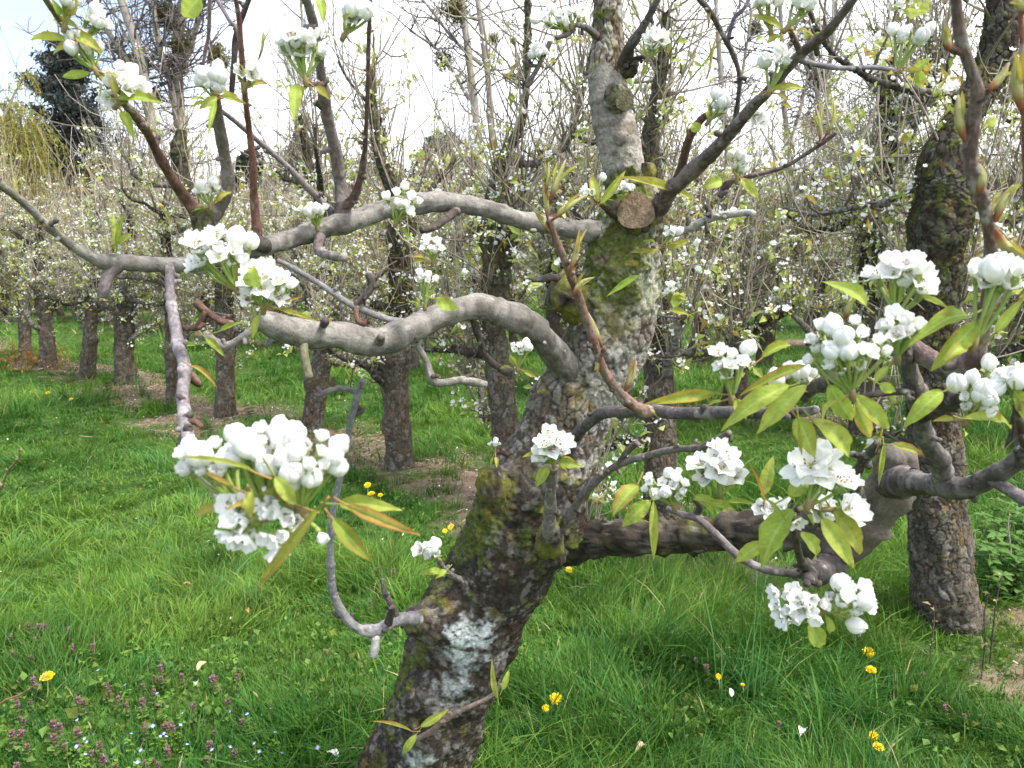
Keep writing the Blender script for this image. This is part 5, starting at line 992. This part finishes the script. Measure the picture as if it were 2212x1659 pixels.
# ------------------------------------------------------------------ opening leaf buds
def leaf_bud(b, tpx, Y, wd, seed, red=.6):
    m = MB(); B0 = at(*b, Y); T0 = at(*tpx, Y); ax = T0 - B0; L = np.linalg.norm(ax); k = mpp(*b, Y); r = np.random.default_rng(seed)
    B = basis(ax); u = np.linspace(0, 1, 12)
    prof = wd * .38 * k * np.clip(np.sin(np.pi * np.clip(u * .88 + .06, 0, 1)) ** .8 * (1 - .35 * u), .06, 2)
    bend = r.normal(0, .08, 2) * L
    P_ = B0 + u[:, None] * ax + (np.sin(u * np.pi)[:, None] * (B[:, 0] * bend[0] + B[:, 1] * bend[1]))
    c = lerp((.30, .11, .05), (.47, .46, .20), sstep(.12, .45, u)); c = lerp(c, (.46, .34, .28), sstep(.6, 1, u) * red)
    V, D, s, th, Q, T = tube(P_, prof, 10); cc = np.repeat(c, 10, 0) * (1 + .2 * np.cos(np.tile(th, 12) * 3))[:, None]
    capped(V, Q, cc, m, T, .5)
    for q_ in range(2):
        d = nrm(nrm(ax) + r.normal(0, .22, 3)); leaf(m, P_[4], P_[4] + d * L * r.uniform(.55, .8), wd * .5 * k, seed + q_, red, .1, 1.0, .5, 0, 8, tone=.9)
    part(m, 'leaf_bud', M_LEAF)
BD = [((1183, 475), (1172, 395), 1.08, 18), ((1187, 440), (1222, 345), 1.07, 20), ((1178, 420), (1185, 350), 1.08, 12), ((1190, 478), (1270, 420), 1.06, 20), ((1186, 500), (1155, 455), 1.09, 18), ((1230, 590), (1252, 495), 1.1, 20), ((1238, 640), (1280, 600), 1.12, 18), ((1300, 750), (1270, 675), 1.18, 22), ((1300, 760), (1285, 800), 1.18, 16), ((1350, 845), (1375, 780), 1.2, 24), ((1405, 888), (1345, 880), 1.24, 12), ((1390, 880), (1425, 905), 1.24, 16),
      ((2048, 110), (2038, 40), .70, 28), ((2052, 108), (2040, 62), .69, 22), ((2135, 195), (2180, 135), .715, 30), ((2085, 305), (2070, 205), .735, 30), ((2112, 420), (2110, 350), .75, 30), ((2150, 480), (2190, 400), .76, 30), ((2150, 495), (2215, 560), .755, 34), ((2206, 240), (2196, 120), .6, 36), ((2218, 30), (2190, -10), .6, 30), ((2128, 480), (2170, 420), .77, 16),
      ((30, 430), (28, 385), 1.05, 16), ((100, 490), (60, 450), 1.1, 10), ((330, 285), (318, 262), 1.15, 8), ((1775, 305), (1800, 215), 1.36, 12), ((1770, 310), (1762, 230), 1.36, 12), ((1530, 60), (1527, 20), 1.28, 10), ((1526, 170), (1530, 80), 1.4, 10), ((800, 160), (815, 110), 1.2, 9), ((558, 130), (570, 60), 1.12, 10), ((1826, 690), (1840, 640), .8, 22), ((1915, 680), (1905, 610), .8, 8), ((245, 545), (243, 515), 1.19, 14), ((750, 330), (745, 300), 1.3, 6)]
for i, (b, t_, Y, wd) in enumerate(BD): leaf_bud(b, t_, Y, wd, 7000 + i * 5, .3 + .6 * rng.random())

# ------------------------------------------------------------------ meadow flowers and weeds
def gp_(px, py):
    """ground point seen at pixel"""
    dx = (px - 1106.0) / FPX; dy = (829.5 - py) / FPX; dz = dy * math.cos(PITCH) - math.sin(PITCH); yy = math.cos(PITCH) + dy * math.sin(PITCH)
    t = -(CAMH - .05) / dz; x, y = dx * t, yy * t
    return np.array((x, y, gz(np.array([x]), np.array([y]))[0]))
def dandelion(label, px, py, rp, seed):
    r = np.random.default_rng(seed); g0 = gp_(px, py); R = rp * mpp(px, py, g0[1]); e = empty('dandelion', g0); tag(e, label, 'flower', 'dandelions in the grass')
    h = max(.06, .075 + r.normal(0, .01)); c = g0 + np.array((r.normal(0, .01), r.normal(0, .01), h))
    st = MB(); thin_tube(st, np.array([g0, (g0 + c) / 2 + (.004, 0, 0), c]), .0022, 6, (.30, .36, .12)); _child(st, 'stem', M_GREEN, e, g0, True)
    m = MB(); ax = nrm(np.array((0, -.5, 1.)) + r.normal(0, .2, 3)); B = basis(ax)
    for ring, (k, tl, L) in enumerate(((26, 1.35, 1.0), (24, 1.1, .85), (18, .8, .65), (12, .45, .45))):
        for i in range(k):
            a = i / k * 6.28 + r.normal(0, .08); d = np.array((math.cos(a) * math.sin(tl), math.sin(a) * math.sin(tl), math.cos(tl))); s_ = np.array((-math.sin(a), math.cos(a), 0)); l_ = R * L * r.uniform(.85, 1.1); wd = R * .085
            V = np.array([s_ * -wd * .5, s_ * wd * .5, d * l_ + s_ * wd, d * l_ * 1.02 - s_ * wd]); V[:, 2] += R * .05 * ring
            m.add(V @ B.T + c, [[0, 1, 2, 3]], None, lerp((.86, .60, .01), (.90, .70, .03), r.random()))
    _child(m, 'flower_head', M_FLOWER, e, g0, False)
DD = [('dandelion in full bloom right of the trunk foot, the larger of a pair', 1203, 1543, 14), ('small half open dandelion just below the larger one by the trunk foot', 1186, 1568, 8), ('upper of two dandelions in the grass below the right blossom clusters', 1882, 1428, 13), ('lower of two dandelions in the grass below the right blossom clusters', 1860, 1472, 12), ('dandelion near the bottom edge at right, front flower of a touching pair', 1892, 1632, 13), ('dandelion near the bottom edge at right, back flower of a touching pair', 1888, 1615, 11),
      ('half closed dandelion left of the flowering pair at lower right', 1553, 1495, 7), ('faded small dandelion right of the half closed one', 1603, 1507, 5), ('dandelion among purple dead-nettles at lower left', 96, 1480, 15), ('topmost dandelion of the trio right of the big foreground blossom', 792, 1067, 8), ('middle dandelion of the trio right of the big foreground blossom', 806, 1079, 8), ('right dandelion of the trio right of the big foreground blossom', 820, 1080, 6),
      ('dandelion left of the leaning trunk, upper of two', 974, 1139, 7), ('dandelion left of the leaning trunk, lower of two', 958, 1146, 6), ('dandelion under the thick right limb, left one of two', 1216, 1238, 7), ('larger dandelion under the thick right limb, right one of two', 1228, 1248, 9), ('far dandelion in the alley at left, left one of two', 99, 850, 5), ('far dandelion in the alley at left, right one of two', 153, 869, 6), ('dandelion seen past the curved right limb', 1865, 1112, 6)]
for i, (l, a, b, c) in enumerate(DD): dandelion(l, a, b, c, 60 + i)
# dead-nettles: whorls of purple-tinged leaves topped by pink flowers
def deadnettle_proto(seed):
    r = np.random.default_rng(seed); e = empty('dead_nettle'); z0 = np.zeros(3); H = .11
    st = MB(); thin_tube(st, np.array([(0, 0, -.01), (.006, 0, H * .5), (.002, .004, H)]), .0016, 5, (.22, .14, .10)); _child(st, 'stem', M_GREEN, e, z0, True)
    lf = MB()
    for k, zz in enumerate((.35, .6, .78, .9, 1.0)):
        for q_ in range(4):
            a = q_ * 1.57 + k * .8 + r.normal(0, .15); L = .026 * (1.15 - .55 * zz); d = np.array((math.cos(a), math.sin(a), .15 - .5 * (1 - zz)))
            leaf(lf, np.array((0, 0, H * zz)), np.array((0, 0, H * zz)) + nrm(d) * L, L * .8, seed + k * 4 + q_, 0, -.1, .3, 0, 0, 6, tone=.2)
            lf.C[-1] = lerp((.12, .18, .05), (.20, .11, .085), np.full(len(lf.C[-1]), sstep(.5, 1, zz) * .85))
    _child(lf, 'foliage', M_LEAF, e, z0, True)
    fl = MB()
    for k in range(7):
        a = r.random() * 6.28; d = nrm(np.array((math.cos(a), math.sin(a), .7))); b = np.array((0, 0, H * r.uniform(.78, .98))); thin_tube(fl, np.array([b, b + d * .008, b + d * .014]), (.0012, .0018, .003), 5, lerp((.34, .13, .28), (.50, .28, .46), r.random()))
    _child(fl, 'blooms', M_FLOWER, e, z0, True)
    return e
r = np.random.default_rng(31); dn = [deadnettle_proto(81 + i) for i in range(3)]; nd = 0
def place(protos, k, pos, s, label, cat, group):
    e = protos[k] if k < len(protos) else copy_tree(protos[r.integers(len(protos))])
    e.location = tuple(pos); e.rotation_euler = (r.normal(0, .12), r.normal(0, .12), r.random() * 6.28); e.scale = (s, s, s); tag(e, label, cat, group)
DN = [(x_, y_, 'purple dead-nettle in the flowery patch at the lower left corner') for x_, y_ in zip(r.uniform(10, 520, 62), 1659 - 215 * r.random(62) ** 1.0)]
DN += [(r.normal(90, 45), r.normal(1360, 26), 'purple dead-nettle in the clump above the flowery lower left patch') for _ in range(20)]
DN += [(a, b, 'lone purple dead-nettle standing in the open grass') for a, b in ((735, 1290), (800, 1305), (815, 1245), (835, 1248), (850, 1250), (862, 1255), (935, 1205), (700, 1400), (1040, 1280), (1655, 1492), (1670, 1580), (1760, 1610), (1500, 1450), (1530, 1470), (1990, 1480), (2050, 1555), (2090, 1560), (640, 1240), (560, 1285), (330, 1300), (160, 1140), (1820, 1290), (1745, 1505), (2120, 1460))]
for i, (a, b, l) in enumerate(DN): place(dn, i, gp_(a, b), r.uniform(.42, .8), l, 'flower', 'purple dead-nettles in the grass')
def speedwell_proto(seed):
    r = np.random.default_rng(seed); e = empty('speedwell'); z0 = np.zeros(3); lf = MB()
    for k in range(12):
        a = r.random() * 6.28; b = np.array((r.normal(0, .012), r.normal(0, .012), r.uniform(.02, .07))); d = np.array((math.cos(a), math.sin(a), r.uniform(-.1, .6)))
        leaf(lf, b, b + nrm(d) * .016, .013, seed + k, 0, .1, .2, 0, 0, 5, tone=.3); lf.C[-1] = lf.C[-1] * np.array((.5, .72, .6))
    thin_tube(lf, np.array([(0, 0, -.01), (.004, 0, .04), (0, .003, .088)]), .0008, 4, (.28, .36, .08)); _child(lf, 'foliage', M_LEAF, e, z0, True)
    fl = MB(); c = np.array((0, .003, .09)); B = basis(np.array((0, -.55, 1.)) + r.normal(0, .2, 3))
    for q_ in range(4):
        a = q_ * 1.571; d = np.array((math.cos(a), math.sin(a), .2)); s_ = np.array((-math.sin(a), math.cos(a), 0))
        V = np.array([d * 0, d * .003 - s_ * .003, d * .0065 - s_ * .0032, d * .0075, d * .0065 + s_ * .0032, d * .003 + s_ * .003])
        fl.add(V @ B.T + c, [[0, 1, 2, 3], [0, 3, 4, 5]], None, [(.75, .78, .85), (.45, .55, .8), (.10, .19, .62), (.10, .18, .6), (.12, .2, .62), (.45, .55, .8)])
    _child(fl, 'bloom', M_FLOWER, e, z0, False); return e
sw = [speedwell_proto(91 + 40 * i) for i in range(3)]
nt_ = 0
pts = [(229, 1455), (296, 1478), (545, 1458), (348, 1533), (384, 1538), (307, 1590), (195, 1594), (226, 1594), (365, 1585), (388, 1587), (272, 1609), (204, 1632), (313, 1642), (325, 1655), (260, 1660), (345, 1670), (554, 1643), (600, 1668), (749, 1574), (680, 1650), (775, 1640), (800, 1640), (985, 1648), (1025, 1665), (370, 1510), (445, 1610), (640, 1605), (480, 1648)] + [(r.uniform(150, 640), r.uniform(1530, 1662)) for _ in range(16)]
pts = [(a, min(b, 1655)) if a < 700 else (a * .78, min(b, 1655)) for a, b in pts]
for i, (a, b) in enumerate(pts): place(sw, i, gp_(a * .92, b), r.uniform(.7, .95), 'tiny blue speedwell flower above its bright green leaves at lower left', 'flower', 'blue speedwells at the lower left')
# leafy nettles beside the thick trunk at right, and green tufts at trunk feet
def nettle_proto(seed, H=.3):
    r = np.random.default_rng(seed); e = empty('nettle_plant'); z0 = np.zeros(3); st = MB(); lf = MB()
    for k in range(4):
        t_ = gnarl(r, (r.normal(0, .03), r.normal(0, .03), -.02), (r.normal(0, .2), r.normal(0, .2), 1), H * r.uniform(.6, 1), 5, .08, .2); thin_tube(st, t_, np.linspace(.003, .0015, 6), 5, (.20, .24, .08))
        for q_ in range(1, 6):
            for s_ in range(4):
                a = s_ * 1.57 + q_ * .8 + r.normal(0, .2); L = r.uniform(.04, .065); d = nrm(np.array((math.cos(a), math.sin(a), .05)))
                leaf(lf, t_[q_], t_[q_] + d * L, L * .62, seed + q_ * 4 + s_, 0, .2, .25, 0, 0, 6, tone=.1); lf.C[-1] = lf.C[-1] * np.array((.42, .58, .85))
    _child(st, 'stem', M_GREEN, e, z0, True); _child(lf, 'foliage', M_LEAF, e, z0, True); return e
nt_ = [nettle_proto(101 + 50 * i) for i in range(3)]; k = 0
for a, b in [(2120, 1235), (2150, 1255), (2180, 1240), (2205, 1260), (2140, 1200), (2175, 1195), (2210, 1200), (2125, 1275), (2165, 1285), (2200, 1290), (2150, 1165), (2190, 1150), (2120, 1180), (2215, 1230)]:
    place(nt_, k, gp_(a, b), r.uniform(.75, 1.1), 'leafy green nettle in the patch behind the thick right trunk', 'plant', 'nettles behind the thick right trunk'); k += 1
for a, b in [(230, 838), (300, 850), (325, 855), (400, 905), (440, 920), (455, 930), (560, 925), (590, 935), (610, 928), (160, 815), (545, 895)]:
    place(nt_, k, gp_(a, b), r.uniform(.5, .8), 'dark green weed growing by the feet of the far left trunks', 'plant', 'weeds along the front tree row'); k += 1
# rusty undergrowth at the left edge
rb = MB(); g0 = gp_(20, 795); e = empty('rusty_shrub', g0); tag(e, 'low rusty brown leafy shrub at the left edge under the trees', 'shrub'); st = MB()
for k in range(40):
    b0 = gp_(r.uniform(-80, 125), r.uniform(765, 800)); pp = gnarl(r, b0, (r.normal(0, .5), r.normal(0, .4), 1), r.uniform(.12, .34), 5, .25, .1); thin_tube(st, pp, np.linspace(.006, .002, 6), 4, (.20, .12, .07))
    bb = np.concatenate([pp + r.normal(0, .05, pp.shape) for _ in range(3)]); quick_leaves(rb, bb, r, .045, .1, ((.28, .13, .035), (.42, .27, .07)))
rb.merge(st); tag(_child(rb, 'foliage', M_LEAF, e, g0, False), kind='stuff')
# fallen leaves and pale scraps in the grass
def fallen(label, px, py, L, cols, seed, name='fallen_leaf'):
    m = MB(); g0 = gp_(px, py) + np.array((0, 0, .055)); r = np.random.default_rng(seed); d = nrm(np.array((r.normal(), r.normal(), .25))); leaf(m, g0, g0 + d * L, L * .55, seed, 0, .35, .5, 0, 0, 8); m.C[0] = np.tile(np.asarray(cols), (len(m.V[0]), 1)) * (.85 + .3 * r.random((len(m.V[0]), 1)))
    tag(m.build(name, M_LITTER), label, 'leaf')
fallen('dry tan leaf lying in the grass left of the trunk foot', 427, 1452, .05, (.50, .36, .20), 1)
fallen('shrivelled grey leaf just below the dry tan one', 424, 1480, .04, (.36, .31, .27), 2)
fallen('curled brown leaf in the long grass below the big blossom', 530, 1312, .04, (.40, .22, .11), 3)
fallen('small rusty leaf above the curled brown one', 412, 1262, .035, (.36, .21, .11), 4)
fallen('pale grey leaf standing in the grass at lower right', 1735, 1590, .05, (.58, .57, .56), 5)
fallen('pale grey leaf beneath the right blossom pair', 1702, 1372, .05, (.5, .47, .46), 6)
fallen('whitish leaf near the lower edge right of the trunk', 1580, 1525, .03, (.7, .7, .7), 7)
fallen('tan dry leaf among grass right of the trunk foot', 1395, 1625, .045, (.52, .40, .28), 8)
fallen('crisp white scrap of leaf near the bottom edge left of the trunk', 732, 1650, .04, (.7, .68, .68), 9)
fallen('grey leaf in the grass above the bottom right pair of dandelions', 1862, 1460 - 75, .03, (.55, .54, .58), 10)

# thin bare stems standing in the grass
def bare_stem(label, pts, Y, wd, cols, seed):
    g0 = gp_(*pts[0]) if Y is None else None; Yd = g0[1] if Y is None else Y
    P_ = np.array([at(a, b, Yd) for a, b in pts]); P_[0, 2] = min(P_[0, 2], .0) if Y is None else P_[0, 2]
    m = MB(); k = mpp(*pts[0], Yd); b_ = np.array((P_[0, 0], P_[0, 1], 0)); e = empty('dry_weed', b_); tag(e, label, 'plant stem'); branch(m, [(*p_, w_ * k * .5) for p_, w_ in zip(P_, np.linspace(wd, wd * .5, len(P_)))], cols, seed, 7, 0, True, 1.5); _child(m, 'stem', M_LIMB, e, b_, True)
    r = np.random.default_rng(seed); lf = MB(); quick_leaves(lf, np.repeat(P_[1:], 2, 0) + r.normal(0, .004, (2 * (len(P_) - 1), 3)), r, .025, .8, ((.30, .22, .10), (.46, .42, .20)), .2); _child(lf, 'leaves', M_LEAF, e, b_, False)
bare_stem('slender reddish stem with pale buds rising at the left edge', [(-14, 1075), (4, 1050), (20, 1015), (40, 990), (42, 972)], None, 5, SHOOT_C, 3)
bare_stem('reddish stem leaning in at the lower left corner beside the dandelion', [(-40, 1560), (0, 1522), (45, 1500), (86, 1472)], None, 5, ((.22, .09, .05), (.32, .16, .09)), 4)
bare_stem('dark dead stem left of two others by the thick right trunk', [(2010, 1425), (2012, 1390), (2018, 1340), (2016, 1310)], None, 4, DARK_C, 5)
bare_stem('tall dark dead stem nearest the right edge below the nettles', [(2140, 1420), (2145, 1360), (2152, 1300), (2162, 1250)], None, 4, DARK_C, 6)
bare_stem('dark dead stem just left of the tall one below the nettles', [(2122, 1440), (2128, 1390), (2126, 1330), (2135, 1280)], None, 4, DARK_C, 7)
bare_stem('pale dry stalk standing among the nettles', [(2185, 1270), (2184, 1200), (2178, 1140), (2180, 1110)], None, 4, PALE_C, 8)
